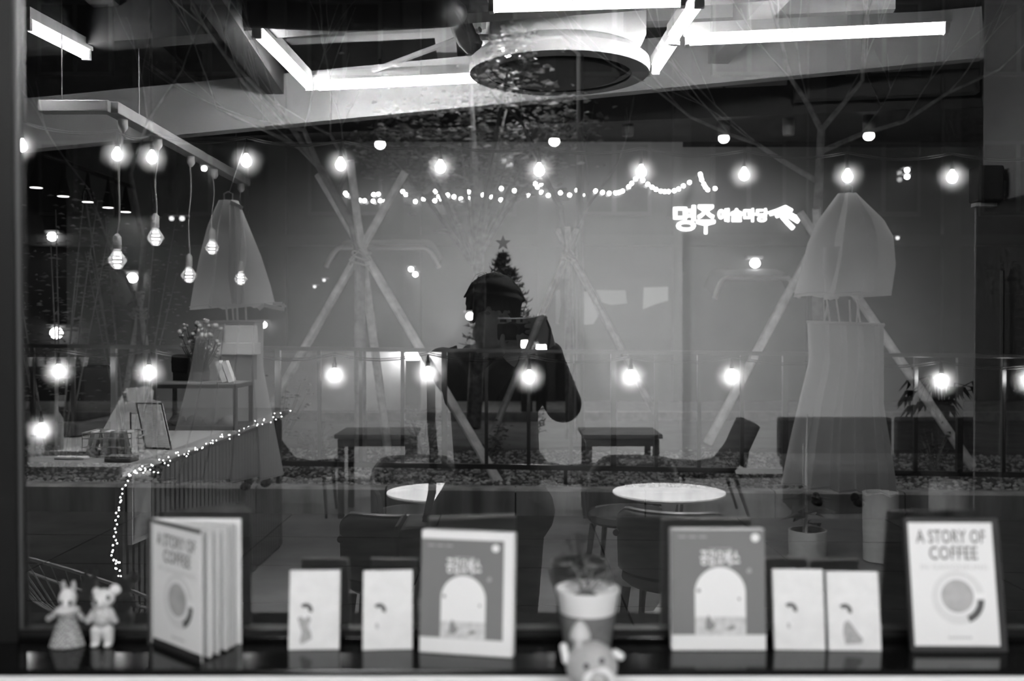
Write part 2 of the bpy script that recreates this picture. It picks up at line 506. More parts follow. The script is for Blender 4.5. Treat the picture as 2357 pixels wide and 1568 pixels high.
# low white garden wall
gwl, gwr = at(560, 900, 17.9).x, at(1020, 900, 17.9).x
gw = tag(thing('garden_wall', ((gwl + gwr) / 2, 16.1, .1), 'low white garden wall across the street behind the bollard lamp', 'wall'))
build('wall_body', MB().box(((gwl + gwr) / 2, 16.25, .62), (gwr - gwl, .2, 1.08)), gm('garden_wall_white', 0.8, 0.8, noise=.12, scale=2), gw)
build('coping', MB().box(((gwl + gwr) / 2, 16.25, 1.19), (gwr - gwl + .1, .3, .07)), gm('garden_wall_coping', 0.6, 0.8), gw)

# ================================================================== OUTSIDE: railing
RD0, RDS = 8.75, -0.045
def rail_pt(X, z): return Vector((X, RD0 + RDS * X + CAMY, z + gz(X)))
RTOP, RBOT = 1.385, 0.365
rl = thing('railing', (0, 7.0, .2), 'black metal railing standing in the gravel behind the kerb', 'railing')
rmat = gm('railing_black', 0.018, 0.3, spec=.6)
x5 = -2.08; XS = [x5 + k * 0.371 for k in range(-8, 20)]
build('top_rail', MB().bar(rail_pt(-5.6, RTOP), rail_pt(5.6, RTOP), .045, .035), rmat, rl, bevel=.004)
build('bottom_rail', MB().bar(rail_pt(-5.6, RBOT), rail_pt(5.6, RBOT), .045, .045), rmat, rl, bevel=.004)
for k, X in enumerate(XS):
    post = (k - 8) % 4 == 0
    w = .048 if post else .032
    nm = 'post' if post else 'bar'
    build(nm, MB().bar(rail_pt(X, RBOT), rail_pt(X, RTOP), w, w, up=Vector((0, 1, 0))), rmat, rl)
for X in (-4.9, -2.08, 0.47, 3.2):
    build('foot', MB().bar(rail_pt(X, .12), rail_pt(X, RBOT), .03, .03, up=Vector((0, 1, 0))), rmat, rl)

# ================================================================== OUTSIDE: festoon strings
bulb_glow = em('festoon_bulb_glow', 34.0)
sockm = gm('socket_black', 0.03, 0.5); cordm = gm('cable_black', 0.02, 0.45)
def pear(r):                                   # bulb profile hanging down from z = 0
    return [(.30 * r, 0), (.38 * r, -.25 * r), (.72 * r, -.75 * r), (.97 * r, -1.25 * r), (1.0 * r, -1.6 * r), (.86 * r, -2.1 * r), (.5 * r, -2.45 * r), (.001, -2.6 * r)]
def festoon(name, label, pts, D, r, drop, wire_pts):
    o = at(*pts[len(pts) // 2], D)
    t = thing(name, o, label, 'string light', 'festoon lights strung across the terrace')
    w = MB()
    P = [at(px, py, D) for px, py in wire_pts]
    # smooth the wire
    Q = []
    for i in range(len(P) - 1):
        for k in range(6):
            u = k / 6; s_ = P[i].lerp(P[i + 1], u); s_.z -= 0.05 * math.sin(math.pi * u); Q.append(s_)
    Q.append(P[-1])
    w.tube(Q, .0055, 5).tube([q + Vector((0, .012, .016)) for q in Q], .0045, 5)
    build('cable', w, cordm, t, smooth=True)
    for (px, py) in pts:
        p = at(px, py, D); top = p + Vector((0, 0, 1.35 * r))
        s = build('socket', MB().lathe([(.40 * r, 0), (.44 * r, .1 * r), (.44 * r, .9 * r), (.25 * r, 1.15 * r), (.18 * r, drop)], top, 10), sockm, t, smooth=True)
        build('bulb', MB().lathe(pear(r), top, 9), bulb_glow, t, smooth=True)
        hz = build('bulb_halo', MB().ell((0, 0, 0), r * 3.9, 24, 14), halo_mat('halo_scatter_%d' % int(D), 1.9 if D < 8 else 3.4, r * 3.9), t, smooth=True, world_coords=False)  # scattering ball added to spread the bulb's glow into a halo
        hz.location = p - t.location
    return t
up_b = [(50, 335), (270, 355), (350, 362), (567, 370), (784, 378), (1014, 384), (1241, 391), (1476, 395), (1713, 401), (1951, 405), (2192, 407), (2430, 409)]
festoon('festoon_light_string', 'upper string of lit clear bulbs hung across the terrace above the garments', up_b, 7.6, .039, .115,
        [(px, py - 52) for px, py in [(-180, 326)] + up_b])
lo_b = [(95, 990), (135, 855), (343, 857), (555, 862), (770, 864), (985, 860), (1218, 868), (1452, 868), (1685, 866), (1925, 872), (2167, 877), (2368, 875)]
festoon('festoon_light_string', 'lower string of lit clear bulbs slung along the top of the railing', lo_b, 8.35, .043, .10,
        [(-120, 800), (130, 806), (343, 808), (555, 815), (770, 818), (985, 816), (1218, 822), (1452, 824), (1685, 824), (1925, 830), (2167, 835), (2420, 838)])

# ================================================================== OUTSIDE: trees on stakes
bark = gm('bark', 0.20, 0.9, noise=.4, scale=12, bump=.4); polem = gm('stake_wood', 0.68, 0.85, noise=.25, scale=10)
ropem = gm('rope', 0.5, 0.9)
def grow(mb, p, d, L, r, depth, rng, spread=.5):
    pts, rs = [p], [r]
    n = 5
    for i in range(n):
        d = (d + Vector((rng.uniform(-1, 1), rng.uniform(-1, 1), rng.uniform(-.5, .8))) * .13).normalized()
        p = p + d * L / n; pts.append(p); rs.append(r * (1 - .5 * (i + 1) / n))
        if depth > 0 and i in (2, 3, 4):
            for _ in range(1 if i < 4 else 2):
                e = (d + Vector((rng.uniform(-1, 1), rng.uniform(-.6, .6), rng.uniform(-.1, .9))) * spread).normalized()
                grow(mb, p, e, L * rng.uniform(.55, .8), rs[-1] * .7, depth - 1, rng, spread)
    mb.tube(pts, rs, 6 if r > .012 else 4)
def young_tree(name, label, trunk, D, r, seeds, fork):
    base = at(*trunk[0], D)
    t = thing(name, base, label, 'tree', 'young street trees propped on stakes')
    P = [at(x, y, D) for x, y in trunk]
    n = len(P)
    build('trunk', MB().tube(P, [r * (1 - .45 * i / (n - 1)) for i in range(n)], 9), bark, t, smooth=True)
    rng = random.Random(seeds)
    for br in fork:
        Q = [at(x, y, D + dd) for x, y, dd in br]
        mb = MB(); k = len(Q)
        mb.tube(Q, [r * .42 * (1 - .7 * i / (k - 1)) + .003 for i in range(k)], 6)
        for i in range(1, k):
            for _ in range(1):
                e = ((Q[i] - Q[i - 1]).normalized() + Vector((rng.uniform(-1, 1), rng.uniform(-.5, .5), rng.uniform(0, .8))) * .7).normalized()
                grow(mb, Q[i], e, rng.uniform(.5, 1.1), .009, 1, rng)
        build('branch', mb, bark, t, smooth=True)
    return t
young_tree('young_tree', 'bare young tree leaning left above the rope-tied stakes', [(830, 1075), (828, 800), (828, 585), (812, 520), (775, 455), (735, 385)], 9.5, .062, 3,
           [[(735, 385, 0), (690, 340, .1), (610, 300, .2), (500, 250, .3)], [(735, 385, 0), (700, 300, 0), (655, 290, 0), (560, 190, -.1), (470, 60, -.2), (420, -40, -.2)],
            [(775, 455, 0), (800, 380, .2), (760, 310, .3), (720, 290, .3)], [(735, 385, 0), (640, 250, .2), (520, 130, .2), (440, 20, .3)]])
young_tree('young_tree', 'bare young tree forking above the right-hand hung garment', [(1885, 1085), (1884, 800), (1880, 560), (1885, 420), (1890, 300)], 9.3, .062, 5,
           [[(1890, 300, 0), (1860, 240, .1), (1820, 180, .1), (1790, 60, .2), (1760, -40, .2)], [(1890, 300, 0), (1940, 240, 0), (1985, 185, 0), (1990, 60, -.2), (2000, -50, -.2)],
            [(1885, 420, 0), (1800, 370, .2), (1740, 330, .2), (1680, 310, .2), (1590, 270, .3), (1520, 215, .3)], [(1887, 350, 0), (1980, 310, .1), (2080, 280, .2), (2180, 215, .2), (2300, 160, .2)]])
young_tree('young_tree', 'thin bare tree standing beyond the photographer', [(1312, 1010), (1310, 800), (1308, 600), (1290, 480), (1240, 380)], 13.0, .06, 9,
           [[(1308, 600, 0), (1350, 480, .2), (1420, 380, .3)], [(1240, 380, 0), (1200, 280, .2), (1100, 180, .3)]])
young_tree('young_tree', 'thin bare tree at the far left of the bed', [(322, 1030), (322, 860), (320, 700), (330, 560), (300, 400)], 13.0, .05, 12,
           [[(320, 700, 0), (250, 560, .1), (200, 430, .2)], [(300, 400, 0), (340, 280, .2), (420, 160, .2)]])
def tripod(label, D, apex, poles, r, top):
    a = at(*apex, D)
    t = thing('tree_stake_tripod', Vector((a.x, a.y, bed_z(a.x, a.y))), label, 'tree stake', 'wooden tripods propping the young trees')
    for (bx, by, dd) in poles:
        b = at(bx, by, D + dd); d = (a - b).normalized()
        build('stake', MB().tube([b - d * .1, a + d * top], [r, r * .85], 9), polem, t, smooth=True)
    mb = MB()
    for k in range(3):
        mb.tube([a + Vector((math.cos(q) * (.085 + .01 * k), math.sin(q) * (.085 + .01 * k), -.05 - .05 * k + .02 * math.sin(2 * q))) for q in [i * 2 * math.pi / 14 for i in range(15)]], .010, 5)
    mb.tube([a + Vector((-.1, -.09, -.12)), a + Vector((0, -.11, -.02)), a + Vector((.1, -.09, -.12))], .01, 5)
    build('rope_tie', mb, ropem, t, smooth=True)
tripod('pale round stakes tied with rope around the leaning tree', 9.5, (832, 572), [(610, 960, .5), (1140, 1098, -.35), (893, 1040, .9)], .046, .85)
tripod('pale round stakes spreading from under the right-hand garment', 9.3, (1882, 550), [(1640, 1000, .2), (2225, 1055, .2), (1900, 1040, .9)], .046, .3)
tripod('thin stakes around the tree beyond the photographer', 13.0, (1308, 575), [(1140, 985, 0), (1500, 935, 0), (1320, 1000, .8)], .046, .3)
tripod('thin stakes around the tree at the far left', 13.0, (322, 705), [(275, 985, 0), (365, 985, 0), (330, 985, .8)], .04, .2)

# leaf helper
def leaves(rng, n, fn, mb=None, asp=.45):
    mb = mb or MB()
    for i in range(n):
        p, s = fn(rng)
        d = Vector((rng.uniform(-1, 1), rng.uniform(-1, 1), rng.uniform(-1, 1))).normalized()
        u, w = frame_of(d)
        q = w * s * .18
        mb.add([p - u * s, p - d * s * asp + q, p + u * s, p + d * s * asp + q], [(0, 1, 2, 3)])
    return mb
leafm = gm('leaf_grey', 0.30, 0.5); leafd = gm('leaf_dark', 0.10, 0.6)

# evergreen lit by a street lamp
rng = random.Random(11)
ec = at(1090, 330, 16.0)
et = thing('evergreen_tree', Vector((ec.x, ec.y, 0)), 'leafy evergreen tree lit by the street lamp across the road', 'tree')
tr = MB().tube([(ec.x, ec.y, 0), (ec.x + .1, ec.y, 2.2), (ec.x - .05, ec.y, 5.5)], [.13, .1, .04], 9)
build('trunk', tr, bark, et, smooth=True)
blobs = [(930, 300, .75), (1172, 140, .35), (1180, 110, .3), (1060, 330, .9), (1170, 360, .8), (1250, 300, .75), (1310, 280, .5), (1180, 190, .7), (1000, 400, .7), (880, 340, .5), (1090, 250, .6), (1230, 400, .5)]
BC = [(at(x, y, (16 + .3 * math.sin(i * 2.1)) if r > .4 else 14.85), r) for i, (x, y, r) in enumerate(blobs)]
for c, r in BC:
    build('foliage', leaves(rng, 210, lambda g: (c + Vector((g.gauss(0, .5), g.gauss(0, .4), g.gauss(0, .42))) * r, g.uniform(.05, .10))), leafm, et)
    tr = MB().tube([Vector((ec.x, ec.y, 2.6)), Vector((ec.x, ec.y, 2.6)).lerp(c, .5) + Vector((0, 0, .1)), c], [.05, .035, .012], 6)
    build('limb', tr, bark, et, smooth=True)
lp = at(1172, 128, 15.2)
sl = thing('street_lamp', Vector((lp.x + 1.1, lp.y, 0)), 'street lamp glowing among the leaves at the top of the window', 'street lamp')
build('pole', MB().tube([(lp.x + 1.1, lp.y + .3, 0), (lp.x + 1.1, lp.y + .3, lp.z + .1), (lp.x + .8, lp.y + .2, lp.z + .35), (lp.x, lp.y, lp.z + .22)], [.07, .05, .04, .035], 8), gm('lamp_pole', .1, .5), sl, smooth=True)
build('lamp_head', MB().ell((lp.x, lp.y, lp.z + .13), (.3, .16, .08)), gm('lamp_pole', .1, .5), sl, smooth=True)
build('lamp_glass', MB().ell((lp.x, lp.y, lp.z + .02), (.17, .12, .10)), em('street_lamp_glow', 90.0), sl, smooth=True)

# bamboo-like leafy bush at the left
rng = random.Random(21)
for i, (px, D, lab) in enumerate(((130, 9.3, 'tall dark leafy shrub at the left edge of the window'), (300, 10.6, 'tall sparse leafy shrub right of the dark one'))):
    b = at(px, 1050, D); b.z = bed_z(b.x, b.y)
    t = thing('tall_shrub', b, lab, 'shrub', 'tall shrubs at the left')
    mb = MB(); tips = []
    for k in range(9):
        a = rng.uniform(0, 6.28); e = b + Vector((math.cos(a) * .5, math.sin(a) * .4, rng.uniform(1.9, 2.9)))
        mid = b.lerp(e, .5) + Vector((math.cos(a) * .06, 0, .15))
        mb.tube([b + Vector((math.cos(a) * .05, math.sin(a) * .05, 0)), mid, e], [.011, .008, .003], 5); tips.append((b, mid, e))
    build('stems', mb, bark, t, smooth=True)
    def lf(g):
        s = g.choice(tips); u = g.uniform(.25, 1)
        p = s[0].lerp(s[1], u * 2) if u < .5 else s[1].lerp(s[2], u * 2 - 1)
        return p + Vector((g.gauss(0, .12), g.gauss(0, .12), g.gauss(0, .1))), g.uniform(.025, .05)
    build('foliage', leaves(rng, 520, lf, asp=.28), gm('shrub_leaf', .16, .35, spec=.6), t)
# low plants in the bed
rng = random.Random(31)
for i, (px, py, D, s, lab) in enumerate(((975, 1010, 10.2, .36, 'pale dry shrub in the bed left of the photographer'), (640, 880, 10.4, .62, 'dark shrub beside the left-hand garment'),
                                 (1700, 1090, 9.0, .22, 'low ragged plant in the gravel below the railing'), (1120, 1040, 9.9, .3, 'low dark clump at the foot of the slanting stake'),
                                 (1600, 1085, 9.4, .2, 'small tuft in the gravel above the round table'), (730, 1060, 9.8, .3, 'dark low clump beside the left garment in the bed'),
                                 (2150, 1050, 9.6, .3, 'low clump at the right end of the bed'))):
    b = at(px, py, D); b.z = bed_z(b.x, b.y)
    t = thing('low_shrub', b, lab, 'shrub', 'low plants in the gravel bed')
    mb = MB(); tips = []
    for k in range(14):
        a = rng.uniform(0, 6.28); h = s * rng.uniform(.7, 1.4)
        e = b + Vector((math.cos(a) * s * .6, math.sin(a) * s * .5, h)); mb.tube([b, b.lerp(e, .5) + Vector((0, 0, .04)), e], [.006, .005, .002], 4); tips.append(e)
    build('stems', mb, bark, t)
    build('foliage', leaves(rng, 170, lambda g: (b.lerp(g.choice(tips), g.uniform(.3, 1.05)) + Vector((g.gauss(0, .05), g.gauss(0, .05), g.gauss(0, .04))), g.uniform(.018, .04))),
          gm('dry_leaf', .45, .7) if i in (0, 2, 4) else leafd, t)

# ================================================================== OUTSIDE: two hung garments
clothm = fabric_mat('sheer_cloth', 0.85, 0.3); ribm = fabric_mat('ribbon_cloth', 0.85, 0.2)
def drape(o_px, rows, D, depth, folds, ph, mat, name, parent, amp=.05, thick=.006):
    """closed sheet of cloth: rows are (left px, right px, y px); folds run down it."""
    def fn(u, v):
        a = v * (len(rows) - 1); i = min(int(a), len(rows) - 2); f = a - i
        l = rows[i][0] * (1 - f) + rows[i + 1][0] * f; r = rows[i][1] * (1 - f) + rows[i + 1][1] * f
        yl = rows[i][2] * (1 - f) + rows[i + 1][2] * f; yr = rows[i][3] * (1 - f) + rows[i + 1][3] * f
        th = 2 * math.pi * u
        c = .5 - .5 * math.cos(th)                        # 0..1..0 across
        w = (1 - math.cos(th)) / 2
        x = l + (r - l) * w; y = yl + (yr - yl) * w
        p = at(x, y, D)
        k = .35 + .65 * v
        q_ = (folds * (w + .05 * (v - .5)) + ph / 6.28) % 1.0
        saw = (q_ / .82 if q_ < .82 else (1 - q_) / .18) - .5            # flat pleat, then a sharp turn back
        p.y += -math.sin(th) * depth * (.4 + .6 * v) + amp * k * 1.5 * saw * (1 if th < math.pi else .6)
        p.z += .016 * v * v * saw
        return p
    mb = MB().grid(fn, 220, 26, closed=True)
    ob = build(name, mb, mat, parent, smooth=True)
    return ob
def hem(rows_last, D, depth, folds, ph, amp, mat, parent, lift):
    pts = []
    for i in range(97):
        th = math.pi * i / 96; w = (1 - math.cos(th)) / 2
        l, r, yl, yr = rows_last
        p = at(l + (r - l) * w, yl + (yr - yl) * w - lift, D)
        q_ = (folds * (w + .025) + ph / 6.28) % 1.0
        saw = (q_ / .82 if q_ < .82 else (1 - q_) / .18) - .5
        p.y += -math.sin(th) * depth - .004 + amp * 1.5 * saw; p.z += .016 * saw
        pts.append(p)
    build('hem_seam', MB().tube(pts, .004, 4), mat, parent, smooth=True)
def garment(label, D, jrows, srows, neck, straps, shoes, sleeves, ribbon=None, wire_top=None):
    o = at(neck[0], srows[-1][2], D)
    t = thing('hung_garment', o, label, 'garment', 'sheer garments hung outside the window')
    n = at(*neck, D)
    build('hanger', MB().tube([n + Vector((-.10, 0, -.05)), n + Vector((-.02, 0, .0)), n + Vector((.02, 0, .0)), n + Vector((.10, 0, -.05))], .008, 6)
          .tube([n + Vector((-.03, -.02, .0)), n + Vector((-.032, -.02, .05)), n + Vector((0, -.02, .065)), n + Vector((.032, -.02, .05)), n + Vector((.03, -.02, .0))], .006, 6)
          .tube([n + Vector((0, 0, .06)), at(wire_top[0], wire_top[1], D)], .003, 5), gm('hanger_wire', .2, .4), t, smooth=True)
    j = drape(None, jrows, D, .16, 2.6, .6, clothm, 'jacket', t, amp=.055)
    hem(jrows[-1], D, .16, 2.6, .6, .055, clothm, j, 6)
    for rows in sleeves:
        drape(None, rows, D - .10, .07, 1.3, 1.5, clothm, 'sleeve', t, amp=.02)
    s = drape(None, srows, D, .17, 4.5, .2, clothm, 'skirt', t, amp=.07)
    hem(srows[-1], D, .17, 4.5, .2, .07, clothm, s, 5)
    wr = srows[0]
    build('waistband', MB().tube([at(wr[0] + (wr[1] - wr[0]) * i / 12, wr[2] + (wr[3] - wr[2]) * i / 12, D - .14 * math.sin(math.pi * i / 12)) for i in range(13)], .014, 6), clothm, t, smooth=True)
    for (x0, y0, x1, y1) in straps:
        a, b = at(x0, y0, D - .05), at(x1, y1, D - .10)
        build('strap', MB().bar(a, b, .014, .004, up=Vector((0, 1, 0))), ribm, t)
    for (x, y, dx) in shoes:
        p = at(x, y, D)
        build('shoe', MB().ell(p, (.038, .085, .032), 12, 7).ell(p + Vector((dx * .01, .05, .03)), (.034, .045, .04), 12, 7), gm('shoe_black', .012, .35), t, smooth=True)
    if ribbon:
        for seg in ribbon:
            pts = [at(x, y, D - .12) for x, y in seg]
            mb = MB()
            for a, b in zip(pts[:-1], pts[1:]): mb.bar(a, b, .028, .003, up=Vector((0, 1, .2)))
            build('ribbon', mb, ribm, t)
    return t
garment('dark sheer cape and pleated skirt hung at the left, white ribbon trailing', 7.6,
        [(505, 548, 462, 462), (480, 572, 520, 520), (462, 600, 590, 590), (448, 622, 660, 660), (440, 632, 712, 704)],
        [(458, 606, 742, 740), (440, 606, 860, 850), (415, 625, 960, 950), (392, 640, 1040, 1030), (372, 652, 1105, 1095)],
        (527, 462), [(520, 700, 524, 742), (545, 700, 548, 742), (565, 695, 567, 742), (535, 705, 538, 742)], [(565, 1120, 1), (612, 1112, -1)],
        [[(528, 556, 470, 480), (528, 566, 560, 560), (526, 570, 640, 640), (534, 566, 700, 700)]],
        ribbon=[[(530, 466), (545, 472), (558, 480)], [(595, 712), (607, 702), (630, 708), (655, 712)], [(628, 700), (650, 700), (655, 708)]], wire_top=(567, 322))
garment('pale sheer cape and pleated skirt hung at the right, slit jacket hem', 7.6,
        [(1928, 1972, 446, 446), (1880, 2035, 510, 505), (1858, 2058, 560, 545), (1843, 2064, 620, 610), (1826, 2054, 682, 682)],
        [(1858, 2034, 741, 748), (1861, 2034, 830, 830), (1836, 2034, 930, 930), (1815, 2050, 1020, 1020), (1797, 2068, 1112, 1138)],
        (1950, 446), [(1905, 700, 1897, 740), (1903, 690, 1910, 740), (1925, 690, 1932, 741), (1955, 690, 1957, 742), (1975, 705, 1972, 742), (1972, 690, 1980, 742)], [(1880, 1156, 1), (1976, 1158, -1)],
        [[(1895, 1965, 570, 565), (1893, 1962, 610, 610), (1898, 1950, 650, 645), (1897, 1930, 690, 688)]], wire_top=(1951, 352))

# ================================================================== OUTSIDE: lights across the street
sign = thing('lit_shop_sign', at(1690, 500, 19.6), 'white lit Korean lettering on the building across the street', 'sign')
sgm = em('sign_letter_glow', 5.0, False)
sy = 19.88
def at_plane(px, py, D=19.88): return at(px, py, D)
def sign_text(txt, cx, cy, wpx, hpx, bold, name='lettering'):
    k = 19.88 / F
    vf = text_mb(txt, 1.0, bold=bold)
    xs = [p[0] for p in vf[0]]; ys = [p[1] for p in vf[0]]
    w, h = max(xs) - min(xs), max(ys) - min(ys); mx, my = (max(xs) + min(xs)) / 2, (max(ys) + min(ys)) / 2
    vf = ([((x - mx) / w * wpx * k, (y - my) / h * hpx * k) for x, y in vf[0]], vf[1])
    mb = put2d(MB(), vf, at_plane(cx, cy), (1, 0, 0), (0, 0, 1))
    o = build(name, mb, sgm, sign)
    so = o.modifiers.new('solid', 'SOLIDIFY'); so.thickness = .05
sign_text('명', 1576, 502, 50, 58, .012); sign_text('주', 1625, 505, 42, 66, .012)
sign_text('예술마당', 1711, 495, 115, 30, .014)
fl = MB()
for seg, r in (([(1772, 492), (1790, 486), (1808, 478), (1822, 486)], 5), ([(1786, 497), (1804, 490), (1822, 500), (1838, 510)], 5), ([(1800, 498), (1812, 512), (1826, 526)], 5), ([(1820, 494), (1832, 500), (1840, 506)], 4)):
    fl.tube([at_plane(x, y) for x, y in seg], r * 19.88 / F, 8)
build('flourish', fl, sgm, sign, smooth=True)
build('sign_rail', MB().bar(at(1535, 500, 19.94), at(1850, 497, 19.94), .06, .05), gm('sign_rail', .05, .5), sign)
# fairy light garland on the facade
led = [(795, 445), (798, 449), (817, 454), (828, 461), (839, 462), (860, 448), (871, 447), (859, 463), (875, 462), (886, 464), (896, 457), (927, 441), (934, 448), (956, 464), (975, 458), (1001, 462),
       (1002, 441), (1010, 452), (1017, 460), (1030, 449), (1045, 453), (1061, 458), (1077, 456), (1078, 442), (1112, 449), (1132, 454), (1154, 434), (1153, 460), (1163, 456), (1184, 439), (1215, 449), (1246, 443),
       (1232, 423), (1237, 431), (1246, 426), (1262, 450), (1269, 437), (1290, 444), (1311, 449), (1328, 438), (1336, 420), (1337, 446), (1341, 449), (1371, 440), (1387, 443), (1402, 445), (1417, 444), (1425, 443), (1433, 440),
       (1447, 430), (1454, 422), (1463, 412), (1480, 415), (1491, 424), (1501, 431), (1510, 436), (1521, 440), (1530, 441), (1539, 441), (1552, 439), (1562, 435), (1573, 428), (1587, 420),
       (1612, 401), (1613, 406), (1615, 414), (1620, 424), (1624, 431), (1629, 437), (1646, 434)]
fg = thing('fairy_light_garland', at(1200, 440, 19.85), 'garland of tiny round lights strung along the facade across the street', 'string light')
ledm = em('facade_led_glow', 22.0, sample=False)
fw = MB().tube([at(x, y - 2, 19.88) for x, y in led], .006, 4)
build('cable', fw, cordm, fg)
lm0 = None
for (x, y) in led:
    p = at(x, y, 19.85)
    if lm0 is None:
        o = build('led', MB().ell((0, 0, 0), .035, 8, 6), ledm, fg, smooth=True, world_coords=False); lm0 = o
    else:
        o = lm0.copy(); C.objects.link(o); o.parent = fg
    o.location = p - fg.location
# canopies
for (x0, x1, y0, lab) in ((755, 1012, 572, 'pale curved canopy over the shop left of the photographer'), (1640, 1832, 642, 'pale curved canopy over the shop right of the photographer')):
    a, b = at(x0, y0, 19.2), at(x1, y0, 19.2)
    t = thing('shop_canopy', (a + b) / 2, lab, 'canopy', 'curved canopies across the street')
    def cf(u, v, a=a, b=b):
        x = a.x + (b.x - a.x) * u
        e = min(u, 1 - u) / .14; dz = -.38 * max(0, 1 - e) ** 2
        return Vector((x, a.y + 1.0 - 1.2 * v, a.z + dz + .25 * (1 - v * v)))
    build('canopy_cloth', MB().grid(cf, 30, 8), gm('canopy_cloth', .05, .8), t, smooth=True)
    build('canopy_edge', MB().tube([cf(i / 30, 1) for i in range(31)], .045, 6), gm('canopy_edge_white', .75, .6), t, smooth=True)
# lit shop window with glowing display panels
sw = thing('lit_shop_window', at(1400, 720, 19.9), 'shop window with four glowing display panels across the street', 'shop window')
a, b = at(1245, 640, 20.05), at(1560, 780, 20.05)
build('window_frame', MB().box(((a.x + b.x) / 2, a.y + .0, (a.z + b.z) / 2), (b.x - a.x, .05, a.z - b.z)), gm('shop_dark', .03, .4), sw)
for nm, poly, s in (('panel', [(1264, 742), (1276, 672), (1288, 668), (1292, 700), (1286, 745)], .10), ('panel', [(1325, 690), (1338, 668), (1356, 672), (1376, 700), (1380, 722), (1366, 746), (1336, 748), (1326, 728)], .22),
                    ('panel', [(1372, 668), (1440, 668), (1444, 698), (1408, 702), (1386, 696)], .20), ('panel', [(1482, 662), (1538, 660), (1538, 692), (1510, 700), (1480, 712)], .24)):
    o0 = at(poly[0][0], poly[0][1], 19.98)
    mb = MB().prism([(at(x, y, 19.98).x - o0.x, at(x, y, 19.98).z - o0.z) for x, y in poly][::-1], o0, (1, 0, 0), (0, 0, 1), .03)
    build(nm, mb, em('display_glow_%d' % int(s * 100), s * .55, False), sw)
# bollard lamps
for (px, py, D, w, lab) in ((951, 820, 17.5, .17, 'square bollard lamp with a glowing cap before the garden wall'), (1212, 792, 17.5, .13, 'bollard lamp glowing beneath the raised camera'), (1246, 802, 17.6, .12, 'dimmer bollard lamp right of the raised camera')):
    p = at(px, py, D)
    t = thing('bollard_lamp', Vector((p.x, p.y, .12)), lab, 'lamp', 'bollard lamps across the street')
    build('post', MB().box((p.x, p.y, (p.z - .06 + .12) / 2), (w * 1.5, w * 1.5, p.z - .06 - .12)), gm('bollard_grey', .08, .6), t, bevel=.01)
    build('lamp_cap', MB().box((p.x, p.y, p.z), (w * 1.35, w * 1.35, .12)), em('bollard_glow', 45.0), t, bevel=.02)
    build('lid', MB().box((p.x, p.y, p.z + .075), (w * 1.7, w * 1.7, .03)), gm('bollard_grey', .08, .6), t, bevel=.006)
# small lamps on the facade
lab_l = [(120, 545, .09, 'lamp high among the leaves at the left edge'), (130, 767, .12, 'round lamp low at the left edge'), (305, 640, .10, 'lamp left of the hung dark garment'), (1738, 606, .10, 'lamp below the lit lettering'), (606, 748, .07, 'lamp at the dark garment\'s shoulder'),
         (946, 620, .05, 'upper of two tiny lamps by the stake'), (956, 632, .05, 'lower of two tiny lamps by the stake'), (470, 388, .05, 'tiny lamp under the pendant rail'), (1082, 728, .08, 'lamp beside the photographer\'s ear'), (2088, 392, .05, 'upper tiny lamp right of the pale garment'), (2088, 407, .05, 'lower tiny lamp right of the pale garment'),
         (395, 503, .05, 'faint lamp left of the tallest pendant'), (419, 503, .055, 'faint lamp right of the tallest pendant'), (2066, 548, .04, 'tiny lamp beside the pale sleeve'), (724, 660, .035, 'tiny lamp left of the stakes'), (746, 645, .035, 'tiny lamp by the left stake'), (747, 730, .04, 'tiny lamp under the left stake')]
for i, (px, py, r, lab) in enumerate(lab_l):
    p = at(px, py, 19.8)
    t = thing('wall_lamp', p, 'distant ' + lab, 'lamp', 'small lamps on the facade across the street')
    dim = i >= 11
    build('bracket', MB().box((p.x, p.y + .1, p.z + r * 1.15), (r * 3.2, .22, r * .5)), gm('lamp_bracket', .3, .6), t)
    build('globe', MB().ell(p, (r, r, r * .9), 10, 8), em('facade_lamp_dim', 1.2, False) if dim else em('facade_lamp_glow', 14.0, False), t, smooth=True)

# ================================================================== ON THE SILL
SZ = 1.0605
def on_sill(px, D, z=SZ):
    p = at(px, 1500, D); return Vector((p.x, p.y, z))
def frame3(yaw, lean):
    ux = Vector((math.cos(yaw), math.sin(yaw), 0))
    nb = Vector((-math.sin(yaw), math.cos(yaw), 0))          # away from the camera
    up = Vector((0, 0, math.cos(lean))) + nb * math.sin(lean)
    return ux, up, ux.cross(up)                              # normal points to the camera
def rect(x0, y0, x1, y1): return [(x0, y0), (x1, y0), (x1, y1), (x0, y1)]
def disc(cx, cy, rx, ry, n=28, a0=0, a1=2 * math.pi, ):
    return [(cx + rx * math.cos(a0 + (a1 - a0) * i / n), cy + ry * math.sin(a0 + (a1 - a0) * i / n)) for i in range(n)]
def ring_arc(mb, o, ux, uy, cx, cy, r0, r1, a0, a1, dep, n=20):
    out = [(cx + r1 * math.cos(a0 + (a1 - a0) * i / n), cy + r1 * math.sin(a0 + (a1 - a0) * i / n)) for i in range(n + 1)]
    inn = [(cx + r0 * math.cos(a0 + (a1 - a0) * i / n), cy + r0 * math.sin(a0 + (a1 - a0) * i / n)) for i in range(n, -1, -1)]
    for i in range(n):
        mb.prism([out[i], out[i + 1], inn[n - i - 1], inn[n - i]], o, ux, uy, dep)
paper = gm('paper_white', 0.86, 0.55); page = gm('page_block', 0.80, 0.8, noise=.1, scale=300, stretch=(1, 1, .02))
ink = gm('ink_grey', 0.14, 0.6); inkl = gm('ink_pale', 0.55, 0.6); inkp = gm('ink_very_pale', 0.68, 0.6)
E = .0003
